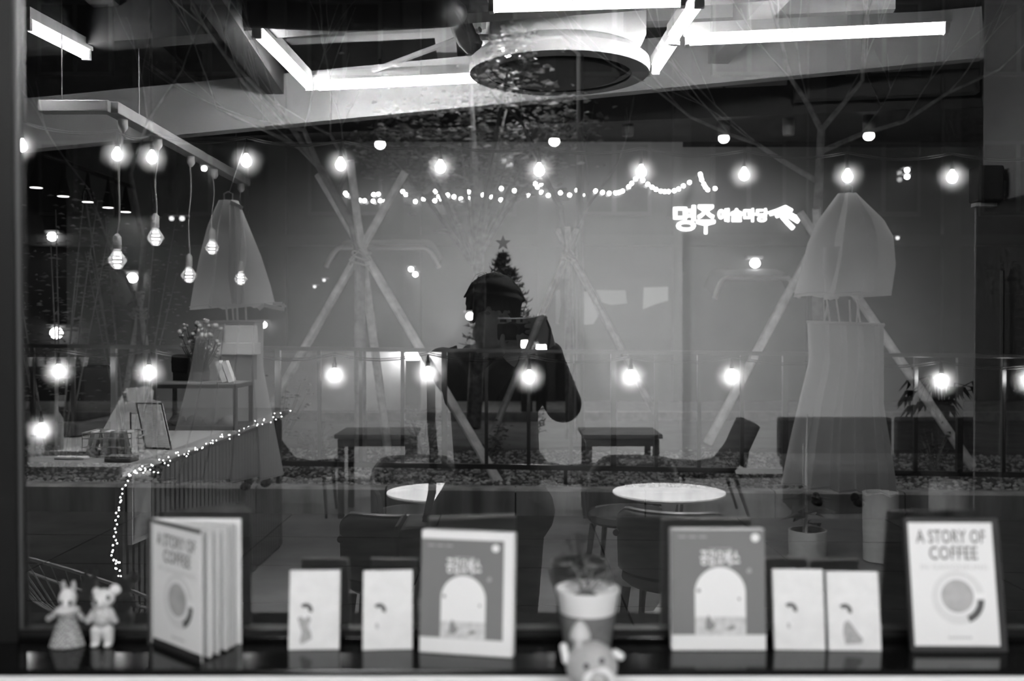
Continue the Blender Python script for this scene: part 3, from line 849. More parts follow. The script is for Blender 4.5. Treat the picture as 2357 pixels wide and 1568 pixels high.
def story_cover(o, ux, up, nrm, W, H, parent):
    """printed cover of the coffee book; o is bottom-left of the cover face"""
    def T(txt, cx, cy, w, s, bold, mat, nm='lettering', xs=1.0):
        vf = text_mb(txt, s, bold=bold, spacing=1.06, xs=xs)
        x = [p[0] for p in vf[0]]; k = w / (max(x) - min(x)); mxx = (max(x) + min(x)) / 2
        yy = [p[1] for p in vf[0]]; my = (max(yy) + min(yy)) / 2
        vf = ([((p[0] - mxx) * k, p[1] - my) for p in vf[0]], vf[1])
        build(nm, put2d(MB(), vf, o + ux * cx * W + up * cy * H, ux, up, E * 2), mat, parent)
    T('A STORY OF', .50, .885, .82 * W, .150 * H, .00035, ink)
    T('COFFEE', .52, .750, .57 * W, .150 * H, .00035, ink)
    T('IN GANGNEUNG', .52, .635, .80 * W, .055 * H, .0002, inkp)
    cx, cy, r = .535 * W, .40 * H, .205 * W
    base = o + nrm * E
    mb = MB().prism(disc(cx + .01 * W, cy - .012 * H, r * 1.52, r * 1.52, 40), base, ux, up, E)
    build('saucer_print', mb, gm('print_saucer', .76, .6), parent)
    mb = MB(); ring_arc(mb, base + nrm * E, ux, up, cx + .04 * W, cy - .03 * H, r * .95, r * 1.33, -1.25, .0, E)
    build('shadow_print', mb, gm('print_dark', .10, .6), parent)
    mb = MB().prism(rect(cx + r * .9, cy - .02 * H, cx + r * 1.62, cy + .025 * H), base + nrm * E * 1.5, ux, up, E).prism(disc(cx, cy, r * 1.08, r * 1.08, 40), base + nrm * E * 2, ux, up, E)
    build('cup_print', mb, gm('print_cup', .88, .5), parent)
    build('coffee_print', MB().prism(disc(cx, cy, r * .94, r * .94, 40), base + nrm * E * 3, ux, up, E), gm('print_coffee', .45, .6, noise=.15, scale=40), parent)
    mb = MB()
    for k in range(8):
        mb.prism(rect((.40 + .035 * k) * W, .058 * H, (.425 + .035 * k) * W, .075 * H), base, ux, up, E)
    build('imprint', mb, inkl, parent)

# --- coffee book at the right, leaning in a dark board
def story_book(px, D, yaw, lean, label):
    b = on_sill(px, D); ux, up, n = frame3(yaw, lean)
    t = thing('coffee_book', b, label, 'book', 'copies of the coffee book')
    W, H = .150, .213
    build('board', MB().prism(rect(-W / 2 - .001, 0, W / 2 + .003, H), b, ux, up, .012), gm('book_board_dark', .03, .5), t, bevel=.001)
    o = b - ux * (W / 2 - .005) + up * .010 + n * E
    cw, ch = W - .014, H - .018
    build('cover', MB().prism(rect(0, 0, cw, ch), o, ux, up, E), paper, t)
    story_cover(o, ux, up, n, cw, ch, t)
    return t
story_book(2208, 1.592, math.radians(-1), math.radians(10), 'coffee book leaning in its dark border at the right end of the sill')

# --- open coffee book at the left
b = on_sill(350, 1.637)
ob = thing('coffee_book', b, 'coffee book standing open with fanned pages near the animal dolls', 'book', 'copies of the coffee book')
W, H = .148, .207
a_c = math.radians(-41); a_b = math.radians(-2)
def leafdir(a): return Vector((math.cos(a), math.sin(a), 0))
ux, up = leafdir(a_c), Vector((0, 0, 1)); n = ux.cross(up)
build('cover', MB().prism(rect(0, 0, W, H), b, ux, up, .0022), paper, ob, bevel=.0006)
build('cover_border', MB().prism(rect(0, H - .006, W, H), b + n * E, ux, up, E).prism(rect(0, 0, W, .012), b + n * E, ux, up, E).prism(rect(0, 0, .003, H), b + n * E, ux, up, E), gm('book_board_dark', .03, .5), ob)
story_cover(b + ux * .006 + up * .012 + n * E, ux, up, n, W - .008, H - .02, ob)
for i, (a, th, cv) in enumerate(((-33, .007, .010), (-26, .004, .012), (-17, .009, .016), (-11, .004, .012), (-7, .006, .008))):
    d = leafdir(math.radians(a)); s = Vector((-d.y, d.x, 0))
    def pf(u, v, d=d, s=s, cv=cv, th=th):
        w = (W - .006) * u
        return None
    mb = MB(); K = 10; V = []
    for k in range(K + 1):
        u = k / K; w = (W - .005) * u; bow = cv * math.sin(math.pi * u) * (1 - .3 * u)
        p = b + d * w + s * bow + up * .003; tk = th * (.25 + .75 * u)
        V += [p - s * tk / 2, p + s * tk / 2, p + s * tk / 2 + up * (H - .008), p - s * tk / 2 + up * (H - .008)]
    Fc = []
    for k in range(K):
        for j in range(4):
            Fc.append((4 * k + j, 4 * k + (j + 1) % 4, 4 * k + 4 + (j + 1) % 4, 4 * k + 4 + j))
    Fc += [(0, 3, 2, 1), (4 * K, 4 * K + 1, 4 * K + 2, 4 * K + 3)]
    mb.add(V, Fc)
    build('page_leaf', mb, page, ob)
d = leafdir(a_b); build('back_cover', MB().prism(rect(0, 0, W, H), b + Vector((0, .003, 0)), d, up, .002), paper, ob)
build('spine', MB().box(b + Vector((-.003, 0, H / 2)), (.004, .012, H)), gm('book_board_dark', .03, .5), ob)

# --- little picture cards
hairm = gm('print_hair', .10, .6); dressm = gm('print_dress', .42, .6, noise=.2, scale=200)
def card(px, D, w, h, yaw, lean, label, dress):
    b = on_sill(px, D); ux, up, n = frame3(yaw, lean)
    t = thing('picture_card', b, label, 'card', 'small picture cards on the sill')
    build('block', MB().prism(rect(-w / 2, 0, w / 2, h), b, ux, up, .009), gm('card_white', .84, .5, noise=.05, scale=40), t, bevel=.0008)
    o = b - ux * w / 2 + n * E
    mb = MB(); ring_arc(mb, o, ux, up, .33 * w, .50 * h, .055 * w, .135 * w, -.4, 2.4, E, 12)
    build('hair_print', mb, hairm, t)
    if dress == 1:
        poly = [(.17, .40), (.22, .30), (.26, .22), (.22, .10), (.26, .07), (.46, .14), (.44, .22), (.38, .30), (.44, .38), (.38, .43), (.32, .38), (.24, .42)]
    elif dress == 2:
        poly = [(.30, .34), (.28, .20), (.32, .08), (.62, .09), (.66, .14), (.52, .26), (.42, .36), (.36, .38)]
    else:
        poly = [(.25, .30), (.28, .26), (.32, .28), (.31, .33), (.27, .34)]
    build('figure_print', MB().prism([(x * w, y * h) for x, y in poly], o, ux, up, E), dressm if dress else inkl, t)
card(722, 1.605, .0815, .126, math.radians(2), math.radians(7), 'picture card of a child in a dress, nearest the open book', 1)
card(892, 1.605, .0800, .126, math.radians(4), math.radians(7), 'plain picture card between its twin and the arch book', 0)
card(1842, 1.603, .0815, .128, math.radians(-2), math.radians(8), 'picture card with a faint figure beside the upright arch book', 0)
card(1969, 1.600, .0835, .125, math.radians(-2), math.radians(9), 'picture card of a child in a wide skirt nearest the leaning coffee book', 2)

# --- grey books with an arch picture
def arch_book(px, D, yaw, lean, label, side):
    b = on_sill(px, D); ux, up, n = frame3(yaw, lean)
    t = thing('arch_book', b, label, 'book', 'grey books with an arch on the cover')
    W, H = .153, .195
    build('page_block', MB().prism(rect(-W / 2, 0, W / 2, H), b, ux, up, .022), gm('book_pages_white', .86, .6), t, bevel=.002)
    cw = W - (.017 if side else .001); ch = H - .027
    o = b - ux * (W / 2 - .0005) + up * .0255 + n * E
    if side: ch -= .012
    build('cover', MB().prism(rect(0, 0, cw, ch), o, ux, up, E), gm('cover_grey', .20, .5), t)
    o = o + n * E
    r = .250 * cw * 1.08
    cx = .52 * cw
    arch = [(cx - r, -.002), (cx + r, -.002)] + [(cx + r * math.cos(a), .40 * ch + r * math.sin(a)) for a in [math.pi * i / 20 for i in range(21)]]
    build('arch_print', MB().prism(arch, o, ux, up, E), gm('arch_white', .9, .5), t)
    sm_ = gm('arch_scene', .28, .6)
    mb = MB().prism([(cx - .16 * cw, .05 * ch), (cx - .10 * cw, .04 * ch), (cx - .05 * cw, .09 * ch), (cx - .09 * cw, .13 * ch), (cx - .13 * cw, .19 * ch), (cx - .16 * cw, .13 * ch)], o + n * E, ux, up, E)
    build('figure_print', mb, sm_, t); mb = MB()
    mb.prism([(cx + .05 * cw, .045 * ch), (cx + .14 * cw, .05 * ch), (cx + .16 * cw, .09 * ch), (cx + .10 * cw, .085 * ch)], o + n * E, ux, up, E)
    build('figure_print', mb, sm_, t)
    build('bird_print', MB().prism(disc(cx - .23 * cw, .42 * ch, .02 * cw, .02 * cw, 10), o + n * E, ux, up, E), sm_, t)
    build('bird_print', MB().prism(disc(cx + .20 * cw, .34 * ch, .012 * cw, .016 * cw, 10), o + n * E, ux, up, E), sm_, t)
    build('horizon_print', MB().prism(rect(cx - r, -.001, cx + r, .17 * ch), o + n * E * .5, ux, up, E), gm('arch_ground', .66, .6, noise=.2, scale=90), t)
    vf = text_mb('공감오베스', .026, bold=.0007)
    x = [p[0] for p in vf[0]]; k = .42 * cw / (max(x) - min(x)); mx = (max(x) + min(x)) / 2; yy = [p[1] for p in vf[0]]; my = (max(yy) + min(yy)) / 2
    build('title', put2d(MB(), ([((p[0] - mx) * k, (p[1] - my)) for p in vf[0]], vf[1]), o + ux * cx + up * .735 * ch, ux, up, E), gm('title_white', .88, .5), t)
    for poly in [rect(cx - .12 * cw, .815 * ch, cx + .13 * cw, .825 * ch), rect(cx - .13 * cw, .645 * ch, cx + .13 * cw, .660 * ch)] + [rect((.08 + .11 * k) * cw, .925 * ch, (.16 + .11 * k) * cw, .94 * ch) for k in range(3)]:
        build('small_print', MB().prism(poly, o, ux, up, E), gm('print_midgrey', .38, .6), t)
    build('petal_print', MB().prism([(.82 * cw, .58 * ch), (.86 * cw, .60 * ch), (.84 * cw, .64 * ch), (.80 * cw, .61 * ch)], o, ux, up, E), gm('print_midgrey', .38, .6), t)
    build('dot_print', MB().prism(disc(.90 * cw, .925 * ch, .045 * cw, .045 * cw, 18), o, ux, up, E), gm('title_white', .88, .5), t)
arch_book(1071, 1.578, math.radians(-11), math.radians(5), 'grey arch book turned towards the animal dolls, white edge at its right', True)
arch_book(1655, 1.600, math.radians(0), math.radians(4), 'grey arch book standing upright right of the paper cup', False)

# --- paper cup planter
b = on_sill(1352, 1.575)
cup = thing('paper_cup_planter', b, 'white paper cup with a grey sleeve holding a small plant', 'planter')
prof = [(.034, 0), (.0345, .004), (.048, .098), (.0505, .104), (.0505, .109), (.0475, .109), (.0465, .098)]
build('cup', MB().lathe(prof, b, 36, cap=True), gm('cup_white', .88, .45), cup, smooth=True)
build('sleeve', MB().lathe([(.0352, .006), (.0446, .072), (.0450, .072), (.0356, .006)], b, 36, cap=False), gm('sleeve_grey', .16, .6, noise=.15, scale=60), cup, smooth=True)
build('soil', MB().lathe([(.001, .092), (.0455, .092)], b, 24, cap=False).ell(b + Vector((-.003, 0, .093)), (.024, .022, .008)), gm('cup_soil', .08, .95, noise=.4, scale=200), cup)
rng = random.Random(5); mb = MB(); lv = MB()
for k, (px, py) in enumerate(((1300, 1335), (1318, 1300), (1345, 1285), (1375, 1300), (1395, 1325), (1412, 1345), (1330, 1340), (1418, 1315))):
    s0 = b + Vector((rng.uniform(-.012, .012), rng.uniform(-.01, .01), .094)); e = at(px, py, 1.575 + rng.uniform(-.02, .03))
    mid = s0.lerp(e, .55) + Vector((0, 0, .012)); mb.tube([s0, mid, e], [.0014, .0012, .0007], 5)
    for j in range(7):
        u = .35 + .65 * j / 6; p = s0.lerp(mid, u * 2) if u < .5 else mid.lerp(e, 2 * u - 1)
        d = Vector((rng.choice((-1, 1)) * .8, rng.uniform(-.5, .5), rng.uniform(-.2, .6))).normalized(); w = frame_of(d)[0]; L = rng.uniform(.010, .016)
        lv.add([p, p + d * L * .5 + w * .003, p + d * L - Vector((0, 0, .003)), p + d * L * .5 - w * .003], [(0, 1, 2, 3)])
pl = build('stems', mb, gm('cup_stem', .2, .7), cup)
build('foliage', lv, gm('cup_leaf', .20, .6), cup)

# --- round figurine before the cup
b = on_sill(1362, 1.44, 1.0545)
fb = Vector((b.x, b.y, 1.0005))
fgn = thing('round_figurine', b, 'pale grey round figurine with a mushroom knob in front of the cup', 'figurine')
gfm = gm('figurine_grey', .42, .55, noise=.12, scale=50)
build('body', MB().ell(b + Vector((0, 0, .036)), (.0375, .034, .036), 24, 16), gfm, fgn, smooth=True)
build('lower_body', MB().lathe([(.001, 0), (.030, 0), (.033, .01), (.031, .045), (.024, .066)], fb, 24), gfm, fgn, smooth=True)
h = b + Vector((-.017, 0, .070))
build('knob', MB().tube([h - Vector((0, 0, .012)), h + Vector((-.003, 0, .012))], [.008, .007], 12).lathe([(.0145, .006), (.0152, .011), (.011, .022), (.005, .030), (.001, .032)], h, 20), gm('figurine_pale', .6, .5), fgn, smooth=True)
mz = b + Vector((.008, -.030, .022))
rotx = Matrix.Rotation(math.radians(90), 3, 'X')
rg = MB()
rg.tube([mz + Vector((.019 * math.cos(a), -.004 + .006 * abs(math.sin(a)), .018 * math.sin(a))) for a in [2 * math.pi * i / 24 for i in range(25)]], .0055, 8)
build('muzzle_ring', rg, gm('figurine_light', .75, .5), fgn, smooth=True)
build('nose', MB().ell(mz + Vector((0, -.001, .001)), (.011, .006, .010), 14, 8), gfm, fgn, smooth=True)
build('eye', MB().ell(b + Vector((-.010, -.0315, .046)), (.0045, .003, .005), 10, 6), gm('figurine_eye', .10, .4), fgn, smooth=True)
build('eye', MB().ell(b + Vector((.012, -.0295, .053)), (.0045, .003, .005), 10, 6), gm('figurine_eye', .10, .4), fgn, smooth=True)
build('arm', MB().cap(b + Vector((-.041, 0, .064)), b + Vector((-.037, 0, .044)), .0055, .0055), gm('figurine_white', .85, .5), fgn, smooth=True)
build('arm', MB().cap(b + Vector((.034, -.004, .056)), b + Vector((.041, -.006, .052)), .0055, .006), gm('figurine_white', .85, .5), fgn, smooth=True)

# --- two flocked animal dolls
def checker(name, v0, v1, scale):
    m_ = gm(name, v0, .85); nt = m_.node_tree; bs = nt.nodes['Principled BSDF']
    tc = nt.nodes.new('ShaderNodeTexCoord'); ck = nt.nodes.new('ShaderNodeTexChecker'); ck.inputs['Scale'].default_value = scale
    ck.inputs[1].default_value = (v0, v0, v0, 1); ck.inputs[2].default_value = (v1, v1, v1, 1)
    nt.links.new(tc.outputs['Object'], ck.inputs[0]); nt.links.new(ck.outputs[0], bs.inputs['Base Color'])
    return m_
fur = gm('doll_fur', .75, .95, noise=.1, scale=300); furd = gm('doll_eye', .03, .4); S = .000700
b = on_sill(155, 1.625)
rb = thing('animal_doll', b, 'small rabbit doll in a checked dress standing left of the other doll', 'doll', 'animal dolls on the sill')
def D_(x, y, dy=0.0): return b + Vector((x * S, dy, y * S))          # px offsets from the foot
sk = MB()
sk.grid(lambda u, v: D_((39 - 20 * v) * math.cos(2 * math.pi * u) * (1 + .06 * math.cos(9 * 2 * math.pi * u)), 2 + 62 * v, (30 - 16 * v) * S * math.sin(2 * math.pi * u) * (1 + .06 * math.cos(9 * 2 * math.pi * u))), 54, 8, closed=True)
build('skirt', sk, checker('gingham', .12, .55, 320), rb, smooth=True)
build('bodice', MB().ell(D_(0, 74), (22 * S, 17 * S, 18 * S)), checker('gingham', .12, .55, 320), rb, smooth=True)
build('collar', MB().lathe([(14 * S, 6 * S), (28 * S, -5 * S), (26 * S, -9 * S), (12 * S, 0)], D_(0, 90), 24), gm('doll_lace', .72, .8), rb, smooth=True)
build('head', MB().ell(D_(2, 112), (20 * S, 19 * S, 24 * S), 18, 12).ell(D_(4, 102, -14 * S), (11 * S, 9 * S, 9 * S)), fur, rb, smooth=True)
for (x0, x1, hh) in ((-6, -10, 150), (14, 17, 152)):
    build('ear', MB().ell(D_((x0 + x1) / 2, 138), (6 * S, 4 * S, 16 * S)), gm('doll_fur_grey', .4, .95), rb, smooth=True)
for (x, y) in ((-4, 106), (15, 106)): build('eye', MB().ell(D_(x, y, -19 * S), (4.5 * S, 3 * S, 6 * S), 8, 6), furd, rb, smooth=True)
for sgn in (-1, 1): build('arm', MB().cap(D_(sgn * 20, 82), D_(sgn * 40, 66, -6 * S), 7 * S, 7 * S, 8), checker('gingham', .12, .55, 320), rb, smooth=True)
for sgn in (-1, 1): build('foot', MB().ell(D_(sgn * 12, 4, -8 * S), (9 * S, 14 * S, 5 * S)), fur, rb, smooth=True)
b = on_sill(236, 1.625)
be = thing('animal_doll', b, 'small bear doll in a pale patterned suit tilting its head towards the open book', 'doll', 'animal dolls on the sill')
suit = gm('doll_suit', .5, .9, noise=.5, scale=260)
for sgn in (-1, 1):
    build('leg', MB().cap(D_(sgn * 12, 36), D_(sgn * 15, 12), 15 * S, 11 * S, 10), gm('doll_trousers', .66, .9, noise=.2, scale=260), be, smooth=True)
    build('foot', MB().ell(D_(sgn * 15, 5, -5 * S), (10 * S, 14 * S, 6 * S)), fur, be, smooth=True)
    build('arm', MB().cap(D_(sgn * 18, 82), D_(sgn * 31, 60, -4 * S), 8 * S, 7.5 * S, 8), suit, be, smooth=True)
build('jacket', MB().ell(D_(0, 68), (24 * S, 18 * S, 26 * S), 16, 10), suit, be, smooth=True)
build('head', MB().ell(D_(4, 112), (25 * S, 21 * S, 22 * S), 18, 12).ell(D_(-4, 104, -16 * S), (13 * S, 9 * S, 11 * S)), fur, be, smooth=True)
build('nose', MB().ell(D_(-5, 108, -25 * S), (5 * S, 3 * S, 7 * S), 8, 6), furd, be, smooth=True)
for (x, y, r) in ((30, 132, 13), (-14, 128, 9)): build('ear', MB().ell(D_(x, y), (r * S, 6 * S, r * S)), fur, be, smooth=True)
for (x, y) in ((-16, 116), (21, 118)): build('eye', MB().ell(D_(x, y, -18 * S), (4.5 * S, 3 * S, 6.5 * S), 8, 6), furd, be, smooth=True)

# ================================================================== THE ROOM (seen mirrored in the glass)
tube_em = em('fluorescent_glow', TUBE)
housing = gm('lamp_housing', .7, .5)
def fluor(p, q, label):
    p, q = Vector(p), Vector(q); c = (p + q) / 2
    t = thing('fluorescent_lamp', c, label, 'lamp', 'bare fluorescent battens on the ceiling beams')
    d = (q - p).normalized()
    build('tube', MB().tube([p, q], .019, 10), tube_em, t, smooth=True)
    build('housing', MB().bar(p + Vector((0, 0, .055)) - d * .03, q + Vector((0, 0, .055)) + d * .03, .05, .05), housing, t)
    al = bpy.data.lights.new('batten_fill', 'AREA'); al.shape = 'RECTANGLE'; al.size = (q - p).length; al.size_y = .05; al.energy = 16 * (q - p).length; al.spread = math.radians(104)  # extra downlight added below the glowing tube to brighten tables and floor
    lo = bpy.data.objects.new('batten_fill', al); C.objects.link(lo); lo.parent = t
    lo.location = Vector((0, 0, -.025)); lo.rotation_euler = (0, 0, math.atan2(d.y, d.x))
    for e, s in ((p, -1), (q, 1)):
        build('end_cap', MB().bar(e + Vector((0, 0, .01)) + d * s * .002, e + Vector((0, 0, .01)) + d * s * .022, .04, .06), housing, t)
ZT = 2.93
fluor(IZ(66, 62, ZT), IZ(196, 128, ZT), 'batten at the far left above the counter')
fluor(IZ(593, 80, ZT), IZ(711, 200, ZT), 'receding batten left of the round air conditioner')
fluor(IZ(735, 200, ZT), IZ(1190, 178, ZT), 'batten behind the round air conditioner')
fluor(IZ(1138, 18, ZT), IZ(1565, 5, ZT), 'batten in front of the round air conditioner')
fluor(IZ(1608, 10, ZT), IZ(1550, 92, ZT), 'nearer receding batten right of the air conditioner')
fluor(IZ(1553, 97, ZT), IZ(1510, 162, ZT), 'farther receding batten right of the air conditioner')
fluor(IZ(1588, 95, ZT), IZ(2172, 69, ZT), 'long batten at the right of the ceiling')

# round cassette air conditioner
a = IN(1287, 172, 5.05)
ac = thing('air_conditioner', a, 'round white ceiling air conditioner with a dark ring slot and grille', 'air conditioner')
build('rim', MB().lathe([(.30, .12), (.40, .11), (.452, .065), (.456, .03), (.45, .0), (.37, .0), (.36, .012), (.36, .05), (.30, .05)], a, 48, cap=False), gm('ac_white', .8, .4), ac, smooth=True)
build('underside', MB().lathe([(.452, -.001), (.365, -.004)], a, 48, cap=False), gm('ac_grey', .30, .5), ac, smooth=True)
build('slot', MB().lathe([(.365, .0), (.36, .03), (.31, .03), (.305, .0)], a, 48, cap=False), gm('ac_slot', .01, .6), ac, smooth=True)
build('grille', MB().lathe([(.310, .0), (.305, -.008), (.24, -.016), (.12, -.020), (.001, -.021)], a, 48, cap=False), gm('ac_grille', .09, .6, bump=.5, scale=160), ac, smooth=True)
build('body', MB().lathe([(.37, .11), (.37, .34), (.30, .38), (.001, .38)], a, 40), gm('ac_white', .8, .4), ac, smooth=True)
build('pump_box', MB().box(a + Vector((.35, .12, .30)), (.13, .2, .36)), gm('ac_white', .8, .4), ac, bevel=.03)
build('bracket', MB().box(a + Vector((.33, .05, .16)), (.16, .12, .03)).box(a + Vector((-.34, .05, .16)), (.12, .1, .03)), STEEL, ac)
for sx in (-.34, .34):
    for sy in (-.2, .2):
        build('hanger_rod', MB().tube([a + Vector((sx, sy, .15)), Vector((a.x + sx, a.y + sy, RH))], .007, 6), STEEL, ac)
P = [IZ(560, 30, 2.84), IZ(800, 42, 2.84), IZ(1040, 30, 2.84), a + Vector((-.50, .30, .22)), a + Vector((-.47, .12, .16)), a + Vector((-.43, .06, .13))]
pp = thing('refrigerant_pipe', P[0], 'dark insulated pipe bending down into the air conditioner', 'pipe')
Q = []
for i in range(len(P) - 1):
    for k in range(5): Q.append(P[i].lerp(P[i + 1], k / 5))
Q.append(P[-1])
for _ in range(2):
    Q = [Q[0]] + [(Q[i - 1] + Q[i] * 2 + Q[i + 1]) / 4 for i in range(1, len(Q) - 1)] + [Q[-1]]
build('insulation', MB().tube(Q, .055, 10), gm('pipe_insulation', .08, .7), pp, smooth=True)
build('drain_hose', MB().tube([IZ(860, 162, 3.0), IZ(1000, 110, 3.02), IZ(1105, 68, 3.06)], .015, 8), gm('hose_grey', .6, .6), pp, smooth=True)

# pendant rail and pendants above the counter
ZR = 2.62
ra, rb_, rc = IZ(95, 247, ZR), IZ(255, 247, ZR), IZ(565, 420, ZR)
pr = thing('pendant_rail', (ra + rb_) / 2, 'pale rail hung above the counter carrying five pendants', 'rail')
build('rail_bar', MB().bar(rb_, rc, .07, .055), gm('rail_grey', .45, .5), pr, bevel=.004)
build('rail_bar', MB().bar(ra, rb_, .07, .055), gm('rail_grey', .45, .5), pr, bevel=.004)
for q in (ra.lerp(rb_, .3), rb_.lerp(rc, .15), rb_.lerp(rc, .9)):
    build('suspension_wire', MB().tube([q, Vector((q.x, q.y, RH))], .003, 5), STEEL, pr)
pg = lit_glass_mat('pendant_glass'); pfil = em('pendant_filament', 26.0, False)
for i, (px, yb, D, lab) in enumerate(((270, 600, 4.82, 'largest, nearest faceted pendant bulb'), (358, 548, 5.30, 'highest faceted pendant bulb'), (435, 635, 5.85, 'middle, low-hung faceted pendant bulb'), (488, 571, 6.32, 'fourth faceted pendant bulb from the left'), (554, 643, 6.95, 'farthest, smallest faceted pendant bulb'))):
    p = IN(px, yb, D)
    t = thing('pendant_lamp', p, lab + ' above the counter', 'lamp', 'faceted pendant bulbs over the counter')
    rp = rb_.lerp(rc, (abs(p.y) - abs(rb_.y)) / (abs(rc.y) - abs(rb_.y)))
    top = Vector((rp.x, rp.y, ZR))
    cp = []
    for k in range(13):
        u = k / 12; q = (p + Vector((0, 0, .12))).lerp(top, u); q.x += .006 * math.sin(9 * u + i); cp.append(q)
    build('cord', MB().tube(cp, .0045, 6), gm('pendant_cord', .30, .7), t, smooth=True)
    build('ceiling_cup', MB().lathe([(.022, 0), (.024, -.07), (.01, -.09)], top, 12), housing, t, smooth=True)
    build('socket', MB().lathe([(.019, .055), (.020, .06), (.020, .115), (.008, .13)], p, 12), gm('pendant_socket', .45, .5), t, smooth=True)
    r = .047
    build('glass_bulb', MB().lathe([(.016, .058), (.02, .045), (r, .004), (r, -.002), (.018, -.040), (.001, -.042)], p, 10), pg, t)
    mb = MB()
    for z, rr in ((.030, .014), (.012, .021), (-.006, .021), (-.024, .016)):
        mb.lathe([(rr * .55, z - .004), (rr, z - .002), (rr, z + .003), (rr * .5, z + .005)], p, 10)
    build('filament', mb, pfil, t)
# track spots at the left and bare spots on the back beam
shade_m = gm('shade_dark', .05, .5); spot_em = em('spot_lamp_glow', 16.0, False)
ta, tb = IN(60, 410, 8.3), IN(300, 440, 10.3); ta.x = tb.x = -4.0; zt = 2.79
tk = thing('lamp_track', Vector((-4.0, -7.4, zt + .26)), 'dark track carrying five cone shades at the left wall', 'track')
build('track_bar', MB().bar((-4.0, -6.2, zt + .28), (-4.0, -8.8, zt + .28), .04, .03), DARK, tk)
for i, (px, py, lab) in enumerate(((85, 432, 'leftmost'), (147, 452, 'second'), (203, 465, 'middle'), (250, 478, 'fourth'), (290, 488, 'rightmost'))):
    D = F * 4.0 / (1178 - px); p = IN(px, py, D); p.x = -4.0
    t = thing('cone_spot_lamp', p, lab + ' cone-shaded lamp on the track at the left', 'lamp', 'cone lamps on the left track')
    build('shade', MB().lathe([(.055, 0), (.05, .06), (.028, .15), (.02, .20), (.012, .26)], p, 16, cap=False), shade_m, t, smooth=True)
    build('diffuser', MB().lathe([(.05, -.001), (.001, -.004)], p, 16, cap=False), spot_em, t)
    build('stem', MB().tube([p + Vector((0, 0, .2)), p + Vector((0, 0, .29))], .01, 6), DARK, t)
for i, (px, py, lit, lab) in enumerate(((875, 333, 1, 'lit bare spot left of the photographer\'s head'), (1276, 326, 1, 'lit bare spot right of the photographer\'s head'), (1666, 319, 1, 'lit bare spot above the lit lettering'), (2000, 313, 1, 'lit bare spot at the right'), (1445, 320, 0, 'unlit spot between two lit ones'), (1815, 318, 0, 'unlit spot near the right'))):
    p = IN(px, py, 7.3)
    t = thing('ceiling_spot', p, lab + ' under the back beam', 'lamp', 'bare ceiling spots')
    if lit:
        sl2 = bpy.data.lights.new('spot_light', 'SPOT'); sl2.energy = 205; sl2.spot_size = math.radians(110); sl2.spot_blend = 1.0; sl2.shadow_soft_size = .03
        lo = bpy.data.objects.new('spot_light', sl2); C.objects.link(lo); lo.parent = t; lo.location = (0, -.05, -.05)
        lo.rotation_euler = Vector((-.25 * (i - 1), -1.75, -1.25)).to_track_quat('-Z', 'Y').to_euler()
        build('lamp', MB().ell(p, (.042, .042, .036), 14, 10), spot_em, t, smooth=True)
    build('can', MB().lathe([(.040, .02), (.045, .04), (.045, .15), (.02, .17), (.02, .30)], p, 14), gm('spot_can', .35, .5), t, smooth=True)
    build('stem', MB().tube([p + Vector((0, 0, .29)), Vector((p.x, p.y, RH))], .012, 6), DARK, t)

# furniture
chairm = gm('chair_black', .022, .45); legm = gm('chair_leg_dark', .03, .4); seatm = gm('chair_fabric', .03, .8)
def armchair():
    t = thing('armchair', (0, 0, 0), '', 'chair')
    def back(u, v):
        a = math.radians(-105 + 210 * u); r = .27
        e = abs(u - .5) * 2
        z = .47 + (.29 - .13 * max(0, e - .45) / .55) * v
        return Vector((r * 1.0 * math.sin(a), .04 - r * .95 * math.cos(a) - .03 * v, z))
    o = build('backrest', MB().grid(back, 40, 6), chairm, t, smooth=True, world_coords=False)
    s = o.modifiers.new('solid', 'SOLIDIFY'); s.thickness = .03; s.offset = 0
    build('back_piping', MB().tube([back(i / 30, 1) + Vector((0, 0, .004)) for i in range(31)], .013, 6), gm('chair_piping', .07, .4), t, smooth=True)
    build('seat', MB().lathe([(.001, .40), (.24, .40), (.265, .42), (.26, .455), (.20, .475), (.001, .48)], (0, .03, 0), 28), seatm, t, smooth=True)
    for sx in (-1, 1):
        build('armrest', MB().tube([(sx * .262, -.12, .64), (sx * .275, .08, .63), (sx * .25, .24, .60), (sx * .23, .26, .45)], .016, 8), chairm, t, smooth=True)
        for sy, yy in ((-1, -.2), (1, .24)):
            build('leg', MB().tube([(sx * .20, yy * .85, .41), (sx * .24, yy * 1.1, 0)], [.02, .012], 8), legm, t, smooth=True)
    return t
ac0 = armchair()
def put(o, px, D, rz, label, group=None, z=0):
    p = IN(px, 900, D); o.location = (p.x, p.y, z); o.rotation_euler = (0, 0, rz); o['label'] = label
    if group: o['group'] = group
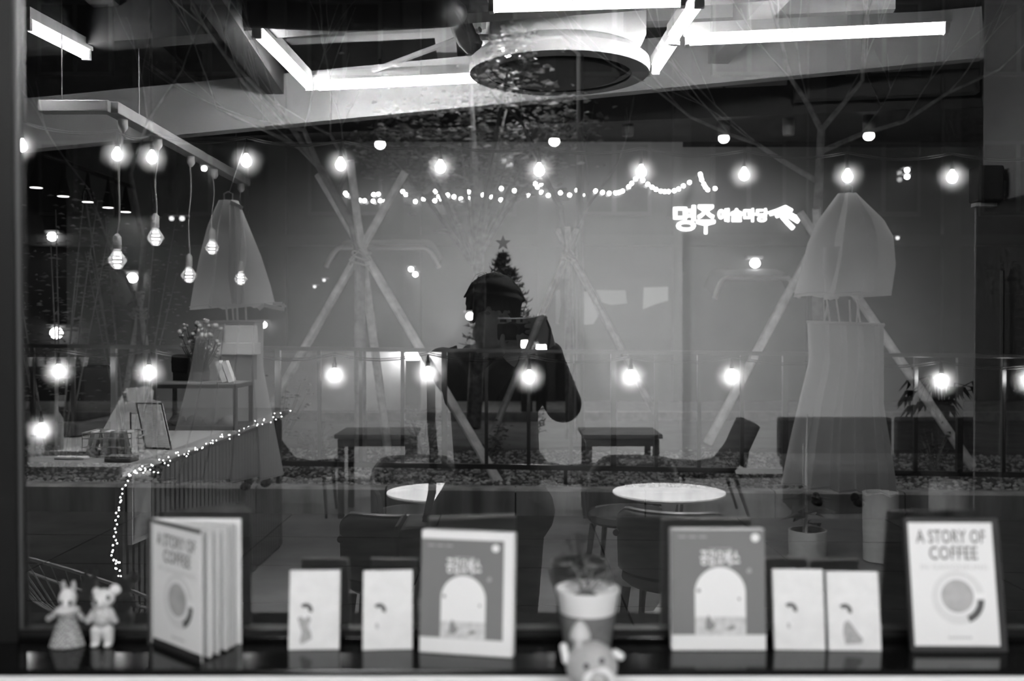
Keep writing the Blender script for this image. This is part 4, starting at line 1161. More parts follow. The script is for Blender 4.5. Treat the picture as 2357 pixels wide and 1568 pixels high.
# in the room a chair with its back to the window has rz = 180 deg (its back is at local -y)
put(ac0, 925, 4.55, math.pi, 'black rounded armchair at the partly hidden white table, back to the window', 'black armchairs at the round tables')
def putd(root, px, D, rz, label, group, z=0):
    p = IN(px, 900, D); return dup(root, (p.x, p.y, z), rz, label, group)
putd(ac0, 1560, 4.60, math.pi + .35, 'black rounded armchair before the fully visible white table', 'black armchairs at the round tables')
putd(ac0, 1455, 6.1, .3, 'black armchair behind the fully visible white table, facing the window', 'black armchairs at the round tables')
putd(ac0, 960, 6.1, -.2, 'black armchair behind the partly hidden white table', 'black armchairs at the round tables')
def round_table():
    t = thing('round_table', (0, 0, 0), '', 'table')
    build('tabletop', MB().lathe([(.001, .685), (.24, .685), (.295, .698), (.30, .705), (.298, .712), (.001, .712)], (0, 0, 0), 48), gm('table_white', .85, .35), t, smooth=True)
    build('pedestal', MB().lathe([(.05, .69), (.032, .60), (.028, .35), (.045, .12), (.10, .04)], (0, 0, 0), 24), gm('pedestal_white', .7, .4), t, smooth=True)
    build('base', MB().lathe([(.001, 0), (.22, 0), (.225, .012), (.10, .04), (.001, .05)], (0, 0, 0), 32), gm('pedestal_white', .7, .4), t, smooth=True)
    return t
rt = round_table(); put(rt, 1540, 5.3, 0, 'round white pedestal table fully visible right of the photographer', 'round white tables')
putd(rt, 1019, 5.3, 0, 'round white pedestal table half hidden by the photographer', 'round white tables')
def dark_table():
    t = thing('dark_table', (0, 0, 0), '', 'table')
    build('tabletop', MB().box((0, 0, .685), (.66, .62, .035)), gm('dark_wood', .04, .4), t, bevel=.004)
    build('apron', MB().box((0, 0, .63), (.58, .54, .06)), gm('dark_wood', .04, .4), t)
    for sx in (-1, 1):
        for sy in (-1, 1): build('leg', MB().box((sx * .28, sy * .26, .33), (.05, .05, .66)), gm('dark_wood', .04, .4), t)
    return t
dt = dark_table(); put(dt, 872, 8.55, 0, 'dark square table left of the photographer by the back wall', 'dark square tables')
putd(dt, 1425, 8.55, 0, 'dark square table right of the photographer by the back wall', 'dark square tables')
def lounge():
    t = thing('lounge_chair', (0, 0, 0), '', 'chair')        # side profile, faces -x
    def prof(u, v):
        pr_ = [(-.30, .44), (-.05, .42), (.10, .45), (.20, .58), (.30, .80)]
        a = u * 4; i = min(int(a), 3); f = a - i
        x = pr_[i][0] * (1 - f) + pr_[i + 1][0] * f; z = pr_[i][1] * (1 - f) + pr_[i + 1][1] * f
        return Vector((x, -.26 + .52 * v, z + .02 * math.sin(math.pi * v)))
    o = build('seat_shell', MB().grid(prof, 24, 8), seatm, t, smooth=True, world_coords=False)
    s = o.modifiers.new('solid', 'SOLIDIFY'); s.thickness = .09; s.offset = -1
    for sy in (-1, 1):
        build('leg', MB().tube([(-.24, sy * .2, .40), (-.27, sy * .23, 0)], [.018, .012], 8), legm, t, smooth=True)
        build('leg', MB().tube([(.16, sy * .2, .42), (.30, sy * .23, 0)], [.018, .012], 8), legm, t, smooth=True)
    build('back_panel', MB().box((.285, 0, .60), (.03, .5, .36), Matrix.Rotation(math.radians(8), 3, 'Y')), chairm, t, bevel=.01)
    return t
lc = lounge(); put(lc, 1630, 8.5, 0, 'dark lounge chair right of the right-hand dark table', 'dark lounge chairs')
putd(lc, 690, 8.5, math.pi, 'dark lounge chair left of the left-hand dark table', 'dark lounge chairs')
putd(lc, 1290, 8.2, math.pi, 'dark lounge chair hidden half behind the photographer', 'dark lounge chairs')
for (x0, x1, lab) in ((1812, 2078, 'dark bench sofa behind the pale garment'), (2092, 2290, 'dark bench sofa below the umbrella plant')):
    a, b2 = IN(x0, 970, 8.7), IN(x1, 970, 8.7); c = (a + b2) / 2; w = abs(b2.x - a.x)
    t = thing('bench_sofa', Vector((c.x, c.y, 0)), lab, 'sofa', 'dark bench sofas along the back')
    build('backrest', MB().box((c.x, c.y - .30, .60), (w, .12, .36)), chairm, t, bevel=.02)
    build('seat', MB().box((c.x, c.y, .40), (w, .55, .12)), gm('bench_seat', .10, .6), t, bevel=.03)
    build('base', MB().box((c.x, c.y, .18), (w - .06, .5, .32)), chairm, t)
# planters
def pot(px, D, r, h, label, mat, saucer=False):
    p = IN(px, 900, D); p.z = 0
    t = thing('plant_pot', p, label, 'plant pot', 'pale plant pots on the floor')
    build('pot', MB().lathe([(r * .85, .0), (r * .95, .01), (r, h * .5), (r, h), (r * .9, h), (r * .88, h - .05)], p + Vector((0, 0, .015 if saucer else 0)), 28), mat, t, smooth=True)
    build('soil', MB().lathe([(.001, h - .03), (r * .88, h - .03)], p, 20, cap=False), gm('bed_soil', .09, .95), t)
    if saucer: build('saucer', MB().lathe([(.001, 0), (r * .95, 0), (r * 1.05, .03), (r, .03), (.001, .015)], p, 28), mat, t, smooth=True)
    return t, p
potm = gm('pot_white', .6, .6, noise=.08, scale=30)
t, p = pot(1860, 6.75, .128, .20, 'low round pot with saucer and a thin tall stem', potm, True)
st = MB().tube([p + Vector((-.01, 0, .18)), p + Vector((-.012, 0, .6)), p + Vector((-.005, 0, 1.0))], [.013, .010, .005], 7).tube([p + Vector((-.03, 0, .18)), p + Vector((-.035, .01, .8))], .003, 5)
build('stem', st, gm('stem_pale', .5, .7), t, smooth=True)
rng = random.Random(3)
lv = MB()
for k in range(26):
    h = rng.uniform(.25, .52); a = rng.uniform(0, 6.28); d = Vector((math.cos(a), math.sin(a), rng.uniform(-.3, .4))).normalized(); q = p + Vector((-.01, 0, h)); L = rng.uniform(.12, .22); w = frame_of(d)[0] * L * .28
    lv.add([q, q + d * L * .5 + w, q + d * L - Vector((0, 0, .04)), q + d * L * .5 - w], [(0, 1, 2, 3)])
build('foliage', lv, gm('pot_leaf', .05, .5), t)
pot(2028, 6.75, .118, .47, 'tall pale cylinder pot below the pale garment', potm)
pot(2185, 6.9, .13, .52, 'tall pale pot behind the leaning coffee book', potm)
t, p = pot(2168, 8.1, .15, .45, 'pot of the umbrella plant beside the bench', gm('pot_dark', .08, .6))
lv = MB(); sm = MB()
for k in range(13):
    a = 2 * math.pi * k / 13 + rng.uniform(-.2, .2); tip = p + Vector((math.cos(a) * .10, math.sin(a) * .10, .45 + rng.uniform(.62, .76)))
    e = p + Vector((math.cos(a) * rng.uniform(.16, .30), math.sin(a) * .22, .45 + rng.uniform(.50, .72)))
    sm.tube([p + Vector((0, 0, .42)), p + Vector((math.cos(a) * .03, 0, .8)), tip, e], [.012, .009, .006, .004], 5)
    for j in range(7):
        b2 = a + (j - 3) * .35; d = Vector((math.cos(b2), math.sin(b2), -.35)).normalized(); L = rng.uniform(.10, .17); w = frame_of(d)[0] * L * .2
        lv.add([e, e + d * L * .45 + w + Vector((0, 0, .02)), e + d * L - Vector((0, 0, .05)), e + d * L * .45 - w + Vector((0, 0, .02))], [(0, 1, 2, 3)])
build('stems', sm, gm('stem_dark', .04, .7), t, smooth=True); build('foliage', lv, gm('pot_leaf', .05, .5), t)
# christmas tree
p = IN(1158, 900, 9.3); p.z = 0
ct = thing('christmas_tree', p, 'slim dark christmas tree with a star behind the photographer', 'christmas tree')
ztop = 1.58 + (757 - 575) / F * 9.3
build('trunk', MB().tube([p, p + Vector((0, 0, ztop))], [.035, .006], 8), gm('tree_trunk', .05, .9), ct)
nd = MB(); bm_ = MB(); rng = random.Random(17)
z = .35
while z < ztop - .02:
    rad = min(.36, .02 + .42 * (ztop - z))
    for k in range(12):
        a = rng.uniform(0, 6.28); L = rad * rng.uniform(.8, 1.15)
        s0 = p + Vector((0, 0, z)); e = s0 + Vector((math.cos(a) * L, math.sin(a) * L, L * rng.uniform(.10, .35)))
        bm_.tube([s0, e], [.006, .003], 4)
        for j in range(26):
            q = s0.lerp(e, .12 + .88 * j / 25); d = ((e - s0).normalized() + Vector((rng.uniform(-1, 1), rng.uniform(-1, 1), rng.uniform(-.8, 1)))).normalized()
            w = frame_of(d)[0] * .009; l = .06
            nd.add([q - w, q + w, q + d * l], [(0, 1, 2)])
    z += .05
build('branches', bm_, gm('tree_trunk', .05, .9), ct); build('needles', nd, gm('needle_dark', .03, .7), ct)
sp = [(.075 * (1 if i % 2 == 0 else .42) * math.sin(i * math.pi / 5), .075 * (1 if i % 2 == 0 else .42) * math.cos(i * math.pi / 5)) for i in range(10)]
build('star', MB().prism(sp[::-1], p + Vector((0, .01, ztop + .06)), (1, 0, 0), (0, 0, 1), .02), gm('star_dark', .08, .4), ct)
# speaker
q = IN(2312, 425, 5.62)
sp_ = thing('loudspeaker', q, 'small black loudspeaker bracketed on the partition above the black door', 'speaker')
build('cabinet', MB().box((PX - .11, q.y, q.z), (.14, .14, .20)), gm('speaker_black', .02, .5), sp_, bevel=.012)
build('bracket', MB().box((PX - .03, q.y, q.z - .02), (.05, .04, .08)).box((PX - .10, q.y, q.z - .115), (.16, .06, .02)), gm('speaker_bracket', .3, .5), sp_)

# ------------------------------------------------------------------ counter
CX, CY0, CY1, CZ = -1.64, -(4.18 + CAMY), -(7.3 + CAMY), 1.0
ct_ = thing('service_counter', (CX - 1.1, (CY0 + CY1) / 2, 0), 'long dark slatted service counter at the left with a pale top', 'counter')
build('body', MB().box((CX - 1.1, (CY0 + CY1) / 2, .47), (2.1, CY0 - CY1 - .1, .94)), gm('counter_dark', .05, .6), ct_)
build('worktop', MB().box((CX - 1.1, (CY0 + CY1) / 2, .975), (2.2, CY0 - CY1, .05)), gm('counter_top', .36, .4), ct_, bevel=.004)
s0 = None
for k in range(44):
    y = CY1 + .1 + (CY0 - CY1 - .2) * k / 43
    if s0 is None:
        s0 = build('slat', MB().box((0, 0, 0), (.02, .04, .90)), gm('counter_slat', .09, .6), ct_, world_coords=False); o = s0
    else:
        o = s0.copy(); C.objects.link(o); o.parent = ct_
    o.location = Vector((CX - .04, y, .47)) - ct_.location
def CP(px, py): # point on the counter's aisle face
    D = F * -(CX + .0) / (1178.5 - px); q = IN(px, py, D); return q
po = thing('counter_poster', CP(322, 1170), 'framed poster on the aisle side of the counter', 'poster')
c4 = [CP(x, y) + Vector((.004, 0, 0)) for x, y in ((302, 1255), (345, 1236), (345, 1082), (302, 1092))]
build('frame', MB().add(c4 + [v + Vector((-.02, 0, 0)) for v in c4], [(0, 1, 2, 3), (7, 6, 5, 4), (0, 4, 5, 1), (1, 5, 6, 2), (2, 6, 7, 3), (3, 7, 4, 0)]), gm('poster_frame', .5, .5), po)
cc = sum(c4, Vector()) / 4
build('print', MB().add([cc + (v - cc) * .86 + Vector((.003, 0, 0)) for v in c4], [(0, 1, 2, 3)]), gm('poster_print', .25, .6, noise=.6, scale=9), po)
# fairy lights
rng = random.Random(9)
fl_ = thing('counter_fairy_lights', CP(400, 1030), 'tiny white fairy lights draped along the counter edge', 'string light')
pts = []
for k in range(62):
    u = min(1, max(0, k / 61 + .02 * math.sin(k * 1.9))); x = 290 + 372 * u; y = 1084 - 146 * u
    pts.append((x + rng.uniform(-4, 4), y + rng.choice((2, 8, 18, 30, 12, 24)) * (1 - .4 * u) * rng.uniform(.4, 1.1)))
for (x0, y0, x1, y1, n_) in ((335, 1078, 292, 1085, 6), (288, 1090, 262, 1160, 8), (262, 1160, 258, 1215, 7), (258, 1215, 248, 1290, 9), (246, 1285, 272, 1300, 5), (255, 1300, 268, 1335, 6), (268, 1335, 278, 1358, 3)):
    for k in range(n_):
        u = k / n_; pts.append((x0 + (x1 - x0) * u + rng.uniform(-5, 5), y0 + (y1 - y0) * u + rng.uniform(-4, 4)))
ledi = em('counter_led_glow', 16.0, sample=False); l0 = None
P3 = [CP(x, y) + Vector((.02, 0, 0)) for x, y in pts]
build('wire', MB().tube(P3[:62], .0015, 3).tube(P3[62:], .0015, 3), cordm, fl_)
for q in P3:
    if l0 is None:
        l0 = build('led', MB().ell((0, 0, 0), .0045, 6, 4), ledi, fl_, world_coords=False); o = l0
    else:
        o = l0.copy(); C.objects.link(o); o.parent = fl_
    o.location = q - fl_.location

# things on the counter
def onc(px, D): q = IN(px, 1000, D); return Vector((q.x, q.y, CZ + .001))
b = onc(365, 4.78)
mbd = thing('menu_board', b, 'tilted white menu sheet on a dark clipboard at the counter edge', 'menu')
ux = Vector((.9, .25, 0)).normalized(); nb = Vector((ux.y, -ux.x, 0)); up = (Vector((-.42, -.55, 1)).normalized())
def mrect(w0, h0, w1, h1, off, mat, nm):
    c = b; nrm = ux.cross(up).normalized()
    vs = [c + ux * x + up * y + nrm * -off for x, y in ((w0, h0), (w1, h0), (w1, h1), (w0, h1))]
    ob_ = build(nm, MB().add(vs, [(0, 1, 2, 3)]), mat, mbd); so = ob_.modifiers.new('s', 'SOLIDIFY'); so.thickness = .004; so.offset = 0
mrect(-.075, 0, .075, .26, 0, gm('clipboard_dark', .05, .5), 'clipboard')
mrect(-.062, .008, .068, .25, .006, gm('menu_paper', .7, .6, noise=.25, scale=60, stretch=(1, 1, 6)), 'sheet')
mrect(-.075, 0, .075, .26, -.006, gm('menu_paper', .7, .6), 'sheet')
b = onc(285, 5.25)
ez = thing('easel_panel', b, 'pale folded panel standing like an easel behind the menu', 'sign stand')
pz = [(-.13, 0), (-.02, .27), (.10, .285), (.13, .26), (.12, .0)]
build('panel', MB().prism([(x, y) for x, y in pz][::-1], b, (1, 0, 0), (0, -.35, 1), .012), gm('panel_pale', .55, .6), ez)
build('prop', MB().bar(b + Vector((0, -.12, 0)), b + Vector((0, -.01, .24)), .02, .01), gm('panel_wood', .2, .6), ez)
for (px, D, hz, lab) in ((301, 5.0, .16, 'small white price tag clipped above the menu'), (352, 5.1, .17, 'white price tag standing right of the easel panel')):
    b = onc(px, D)
    t = thing('price_tag', b, lab, 'tag', 'price tags on the counter')
    build('stem', MB().tube([b, b + Vector((0, 0, hz))], .004, 6), DARK, t)
    build('foot', MB().lathe([(.001, 0), (.025, 0), (.022, .008), (.001, .01)], b, 14), DARK, t)
    build('card', MB().box(b + Vector((0, 0, hz + .02)), (.075, .004, .05), Matrix.Rotation(.25, 3, 'Y')), paper, t)
b = onc(262, 4.55)
wb = thing('wire_basket', b, 'rectangular wire basket of packets left of the menu', 'basket')
mb = MB()
for z in (.005, .045, .085, .11):
    c = [b + Vector((sx * .11, sy * .08, z)) for sx, sy in ((-1, -1), (1, -1), (1, 1), (-1, 1), (-1, -1))]; mb.tube(c, .003, 5)
for k in range(9):
    for sy in (-1, 1): x = -.11 + .22 * k / 8; mb.tube([b + Vector((x, sy * .08, .005)), b + Vector((x, sy * .08, .11))], .002, 4)
build('wires', mb, gm('basket_wire', .5, .4), wb)
rng = random.Random(2)
for k in range(6):
    q = b + Vector((-.08 + .032 * k, rng.uniform(-.03, .03), .06)); build('packet', MB().box(q, (.02, .08, .11), Matrix.Rotation(rng.uniform(-.3, .3), 3, 'Y')), gm('packet_%d' % (k % 3), (.5, .25, .7)[k % 3], .5), wb)
for (px, D, w, d_, h_, v, lab) in ((165, 4.42, .14, .05, .012, .85, 'bright white paper strip at the counter front'), (180, 4.6, .26, .12, .02, .45, 'grey stack of papers on the counter'), (280, 4.35, .12, .08, .025, .16, 'dark folded cloth at the counter corner')):
    b = onc(px, D); tag(build('paper_stack', MB().box(b + Vector((0, 0, h_ / 2)), (w, d_, h_), Matrix.Rotation(.1, 3, 'Z')), gm('stack_%d' % int(v * 100), v, .6), bevel=.003), lab, 'paper', 'papers on the counter')
# display case with things on top
b = onc(478, 5.85); b.x -= .02
dc = thing('display_case', b, 'low glass display case with a dark frame on the counter', 'display case')
Wc, Dc, Hc = .46, .34, .25
mb = MB()
for sx in (-1, 1):
    for sy in (-1, 1): mb.bar(b + Vector((sx * Wc / 2, sy * Dc / 2, 0)), b + Vector((sx * Wc / 2, sy * Dc / 2, Hc)), .022, .022, up=Vector((0, 1, 0)))
for z in (.01, Hc):
    for sy in (-1, 1): mb.bar(b + Vector((-Wc / 2, sy * Dc / 2, z)), b + Vector((Wc / 2, sy * Dc / 2, z)), .022, .022)
    for sx in (-1, 1): mb.bar(b + Vector((sx * Wc / 2, -Dc / 2, z)), b + Vector((sx * Wc / 2, Dc / 2, z)), .022, .022)
build('frame', mb, gm('case_dark', .03, .5), dc)
build('top', MB().box(b + Vector((0, 0, Hc + .012)), (Wc + .02, Dc + .02, .012)), gm('case_top', .25, .4), dc)
build('glass', MB().box(b + Vector((0, 0, Hc / 2)), (Wc - .02, Dc - .02, Hc - .03)), glass_mat('case_glass', .06, .95, .02), dc)
for k in range(4):
    q = b + Vector((-.15 + .1 * k, .02, .045)); tag(build('pastry', MB().ell(q, (.045, .05, .03), 12, 8), gm('pastry', .45, .7, noise=.4, scale=40), smooth=True), 'pastry inside the display case, %s from the menu' % ('first', 'second', 'third', 'last')[k], 'pastry', 'pastries in the display case')
zt_ = CZ + Hc + .02
b = onc(462, 5.9); b.z = zt_
fv = thing('flower_vase', b, 'bunch of small flowers in a glass vase on the display case', 'flowers')
build('vase', MB().lathe([(.001, 0), (.05, 0), (.055, .06), (.04, .13), (.05, .16), (.046, .16), (.036, .13), (.05, .06)], b, 18), glass_mat('vase_glass', .10, .7, .05), fv, smooth=True)
lv = MB(); st = MB(); rng = random.Random(44)
fl2 = MB()
for k in range(46):
    a = rng.uniform(0, 6.28); rr = rng.uniform(.02, .13); e = b + Vector((math.cos(a) * rr, math.sin(a) * rr, .20 + .18 * rng.random() - rr * .35))
    st.tube([b + Vector((0, 0, .05)), b.lerp(e, .6), e], .003, 4)
    fl2.ell(e, rng.uniform(.010, .022), 8, 5)
    d = Vector((math.cos(a), math.sin(a), rng.uniform(-.4, .3))).normalized(); w = frame_of(d)[0] * .014; q = e - Vector((0, 0, .03))
    lv.add([q, q + d * .03 + w, q + d * .06, q + d * .03 - w], [(0, 1, 2, 3)])
build('stems', st, leafd, fv); build('blooms', fl2, gm('bloom', .42, .7, noise=.4, scale=30), fv, smooth=True); build('foliage', lv, leafd, fv)
b = onc(548, 6.05); b.z = zt_
bx_ = thing('cake_box', b, 'white box with folded lid on the display case', 'box')
build('box_body', MB().box(b + Vector((0, 0, .19)), (.24, .16, .07)), gm('box_white', .6, .6), bx_, bevel=.003)
build('stand', MB().box(b + Vector((0, 0, .075)), (.2, .12, .15)), gm('stand_grey', .2, .6), bx_)
build('lid', MB().box(b + Vector((.0, -.08, .27)), (.2, .01, .12), Matrix.Rotation(-.2, 3, 'X')), gm('box_white', .6, .6), bx_)
for (px, lab) in ((512, 'left of two white cards leaning on the display case'), (527, 'right of two white cards leaning on the display case')):
    b = onc(px, 5.72); b.z = zt_; tag(build('leaning_card', MB().box(b + Vector((0, 0, .065)), (.028, .06, .125), Matrix.Rotation(-.35, 3, 'Y')), paper), lab, 'card', 'cards on the display case')
b = onc(422, 6.0); b.z = zt_
gr = thing('coffee_grinder', b, 'squat black coffee grinder beside the flowers', 'grinder')
build('body', MB().box(b + Vector((0, 0, .10)), (.11, .12, .11)), BLACK, gr, bevel=.015); build('foot', MB().box(b + Vector((0, 0, .025)), (.09, .1, .05)), BLACK, gr); build('knob', MB().ell(b + Vector((-.062, 0, .11)), .013, 8, 6), STEEL, gr, smooth=True)
# machines farther behind
b = onc(140, 5.6)
em_ = thing('espresso_machine', b, 'black espresso machine at the far left of the counter', 'coffee machine')
build('body', MB().box(b + Vector((0, 0, .22)), (.42, .4, .30)), BLACK, em_, bevel=.02)
build('tray', MB().box(b + Vector((0, .05, .04)), (.46, .5, .07)), gm('tray_dark', .08, .4), em_, bevel=.01)
for sx in (-.1, .1):
    build('group_head', MB().lathe([(.03, -.06), (.035, 0)], b + Vector((sx, .24, .22)), 14), STEEL, em_, smooth=True)
    build('portafilter', MB().tube([b + Vector((sx, .24, .15)), b + Vector((sx, .40, .14))], [.02, .012], 8), BLACK, em_, smooth=True)
for k in range(6):
    q = b + Vector((-.15 + .06 * k, .05, .37)); tag(build('cup', MB().lathe([(.02, 0), (.03, .05), (.027, .05), (.018, .006)], q, 14), gm('cup_grey', .5, .4), smooth=True), '%s of the small cups on top of the espresso machine' % ('first', 'second', 'third', 'fourth', 'fifth', 'sixth')[k], 'cup', 'cups on the espresso machine')
b = onc(215, 5.9)
tag(build('sugar_dome', MB().lathe([(.06, 0), (.06, .02), (.05, .05), (.02, .07), (.001, .075)], b + Vector((0, 0, .001)), 18), gm('dome_white', .6, .4), smooth=True), 'small pale domed bowl behind the wire basket', 'bowl')
b = onc(125, 4.6)
cy_ = thing('syrup_bottle', b, 'grey cylindrical bottle beside the espresso machine', 'bottle')
build('bottle_body', MB().lathe([(.04, 0), (.04, .16), (.018, .20), (.016, .25)], b, 16), gm('bottle_grey', .2, .4), cy_, smooth=True); build('cap', MB().lathe([(.018, .25), (.018, .275), (.001, .277)], b, 12), BLACK, cy_, smooth=True)
# wire lounge chair near the window at lower left
p = IN(190, 1400, 3.75); p.z = 0
wc = thing('wire_chair', p, 'thin wire basket chair in the dark at the lower left', 'chair')
def rimp(a): return p + Vector((.32 * math.cos(a), .26 * math.sin(a), .62 + .16 * math.sin(a - .6)))
build('rim', MB().tube([rimp(2 * math.pi * i / 40) for i in range(41)], .007, 6), gm('wire_grey', .3, .4), wc, smooth=True)
mb = MB(); hub = p + Vector((.04, -.02, .40))
for i in range(40):
    e = rimp(2 * math.pi * i / 40); mb.tube([hub, hub.lerp(e, .6) - Vector((0, 0, .05)), e], .0022, 4)
build('spokes', mb, gm('wire_grey', .3, .4), wc)
for sx, sy in ((-1, -1), (1, -1), (1, 1), (-1, 1)): build('leg', MB().tube([hub, p + Vector((sx * .22, sy * .2, 0))], .007, 6), gm('wire_grey', .3, .4), wc)

# ================================================================== THE PHOTOGRAPHER (mirrored in the glass)
skin = gm('skin', .52, .55); hoodie = gm('hoodie_black', .022, .9, noise=.3, scale=40, bump=.3); trous = gm('trousers_dark', .03, .85); hairM = gm('hair_black', .006, .8, spec=.1)
pb = Vector((-.07, -2.02, 0))
per = thing('person', pb, 'person in a dark hoodie raising a camera to one eye', 'person')
def remesh(name, mb, mat, vox, parent, sm=4):
    o = build(name, mb, mat, parent)
    r = o.modifiers.new('remesh', 'REMESH'); r.mode = 'VOXEL'; r.voxel_size = vox; r.use_smooth_shade = True
    s = o.modifiers.new('smooth', 'SMOOTH'); s.iterations = sm; s.factor = .5
    return o
# key joints
HC = Vector((-.068, -1.965, 1.632)); NK = Vector((-.075, -2.03, 1.46)); CH = Vector((-.07, -2.06, 1.30)); PE = Vector((-.06, -2.07, .95))
SL_, SR_ = Vector((-.250, -2.02, 1.445)), Vector((.115, -2.02, 1.44))
EL_, ER_ = Vector((-.130, -1.845, 1.33)), Vector((.180, -1.93, 1.315))
WL_, WR_ = Vector((-.005, -1.815, 1.475)), Vector((.125, -1.845, 1.52))
LH, RH_ = Vector((.005, -1.80, 1.515)), Vector((.105, -1.822, 1.575))
body = MB()
tilt = Matrix.Rotation(math.radians(8), 3, 'Y') @ Matrix.Rotation(math.radians(-10), 3, 'Z')
def H_(x, y, z): return HC + tilt @ Vector((x, y, z))
body.ell(H_(0, -.012, .030), (.076, .094, .092), 20, 14, tilt)             # cranium
body.ell(H_(0, .030, -.035), (.064, .060, .075), 18, 12, tilt)             # face
body.ell(H_(0, .050, -.095), (.034, .030, .026), 14, 8, tilt)              # chin
body.ell(H_(-.032, .015, -.072), (.034, .040, .036), 12, 8, tilt).ell(H_(.032, .015, -.072), (.034, .040, .036), 12, 8, tilt)   # jaw
body.cap(H_(0, .088, .008), H_(0, .106, -.028), .009, .014, 10)            # nose
body.ell(H_(0, .088, -.060), (.024, .012, .006), 10, 6, tilt).ell(H_(0, .086, -.070), (.020, .012, .007), 10, 6, tilt)          # lips
body.ell(H_(-.032, .076, .016), (.022, .012, .008), 10, 6, tilt).ell(H_(.032, .076, .016), (.022, .012, .008), 10, 6, tilt)     # brows
for sx in (-1, 1): body.ell(H_(sx * .077, -.005, -.012), (.010, .020, .032), 10, 8, tilt)                                       # ears
body.cap(NK, H_(0, -.02, -.06), .056, .052, 14)
body.cap(CH + Vector((-.09, 0, .06)), CH + Vector((.09, 0, .06)), .09, .09).cap(CH, PE, .12, .12).cap(PE + Vector((-.08, 0, 0)), PE + Vector((.08, 0, 0)), .10, .10)
for s_, e_, w_ in ((SL_, EL_, WL_), (SR_, ER_, WR_)):
    body.cap(s_, e_, .048, .040).cap(e_, w_, .040, .027)
body.cap(CH + Vector((-.07, 0, .12)), SL_, .06, .05).cap(CH + Vector((.07, 0, .12)), SR_, .06, .05)
KL, KR = Vector((-.15, -2.02, .50)), Vector((.02, -2.04, .50)); AL, AR = Vector((-.17, -2.08, .09)), Vector((.04, -2.10, .09))
for h_, k_, a_ in ((PE + Vector((-.09, 0, -.03)), KL, AL), (PE + Vector((.09, 0, -.03)), KR, AR)):
    body.cap(h_, k_, .080, .055).cap(k_, a_, .052, .036).cap(a_ + Vector((0, .0, -.04)), a_ + Vector((0, .14, -.055)), .034, .028)
# right hand: grips the camera's end; fingers lie across its front
body.cap(WR_, RH_, .026, .030).ell(RH_, (.020, .030, .042), 12, 8)
for i, (z, L) in enumerate(((1.617, .050), (1.595, .058), (1.575, .055), (1.556, .045))):
    k0 = Vector((.113, -1.806, z)); k1 = Vector((.104, -1.781, z + (.004 if i == 0 else 0))); k2 = Vector((.104 - L * .62, -1.776, z - .004)); k3 = Vector((.104 - L, -1.782, z - .006))
    body.cap(RH_ + Vector((.002, .004, (z - 1.575) * .8)), k0, .0095, .0092, 8).cap(k0, k1, .0092, .0088, 8).cap(k1, k2, .0088, .0082, 8).cap(k2, k3, .0082, .0072, 8)
body.cap(RH_ + Vector((-.004, -.02, .01)), Vector((.075, -1.838, 1.585)), .011, .010, 8).cap(Vector((.075, -1.838, 1.585)), Vector((.050, -1.836, 1.592)), .010, .008, 8)
# left hand: cradles the lens from below
body.cap(WL_, LH, .025, .026).ell(LH, (.036, .022, .018), 12, 8)
for i, (x, tipz) in enumerate(((.020, 1.556), (.036, 1.560), (.050, 1.553), (.060, 1.545))):
    k0 = LH + Vector((.012 + .010 * i, .010, .002)); k1 = Vector((x + .006, -1.772, 1.520 + .004 * i)); k2 = Vector((x, -1.768, tipz))
    body.cap(k0, k1, .0092, .0088, 8).cap(k1, k2, .0088, .0072, 8)
body.cap(LH + Vector((-.024, .0, 0)), Vector((-.034, -1.782, 1.530)), .012, .0105, 8).cap(Vector((-.034, -1.782, 1.530)), Vector((-.031, -1.774, 1.556)), .0105, .0085, 8)
remesh('body', body, skin, .0042, per, 3)
# face details
eyes = MB().ell(H_(-.032, .079, .000), (.011, .006, .006), 10, 6, tilt)
build('eye', eyes, gm('eye_dark', .02, .2), per, smooth=True)
# hoodie
h = MB()
h.cap(CH + Vector((-.075, -.01, .05)), CH + Vector((.085, -.01, .05)), .112, .112, 16)
h.cap(CH + Vector((-.02, 0, 0)), PE + Vector((.0, 0, .04)), .138, .146, 16).cap(CH + Vector((.04, 0, 0)), PE + Vector((.03, 0, .02)), .125, .135, 16).cap(PE + Vector((-.07, 0, .0)), PE + Vector((.09, 0, -.04)), .135, .13, 16)
h.cap(PE + Vector((-.10, 0, -.04)), PE + Vector((-.18, .02, -.10)), .13, .10, 14)
h.cap(CH + Vector((-.06, 0, .11)), SL_, .082, .070).cap(CH + Vector((.06, 0, .11)), SR_, .082, .072)
h.cap(SL_, EL_, .068, .060).cap(EL_, WL_.lerp(EL_, .22), .060, .040).ell(WL_.lerp(EL_, .20), .042)
h.cap(SR_, ER_, .072, .068).cap(ER_, WR_.lerp(ER_, .14), .068, .043).ell(WR_.lerp(ER_, .14), .046)
for k in range(14):                                                       # collar and hood roll
    a = 2 * math.pi * k / 14; h.ell(NK + Vector((.088 * math.cos(a), -.02 + .080 * math.sin(a), .0 + (.030 if math.sin(a) < 0 else -.012))), (.036, .034, .034), 8, 6)
h.ell(NK + Vector((0, -.08, .0)), (.13, .07, .075), 14, 10).cap(NK + Vector((-.03, -.02, -.02)), SL_ + Vector((.02, 0, .0)), .075, .062).cap(NK + Vector((.03, -.02, -.02)), SR_ + Vector((-.02, 0, .0)), .075, .062)
ho = remesh('hoodie', h, hoodie, .0065, per, 5)
cord = MB().tube([NK + Vector((-.03, .075, -.03)), NK + Vector((-.035, .10, -.12)), NK + Vector((-.03, .10, -.2))], .004, 6).tube([NK + Vector((.03, .075, -.03)), NK + Vector((.033, .10, -.12)), NK + Vector((.03, .10, -.19))], .004, 6)
build('drawstring', cord, gm('drawstring', .05, .8), per, smooth=True)
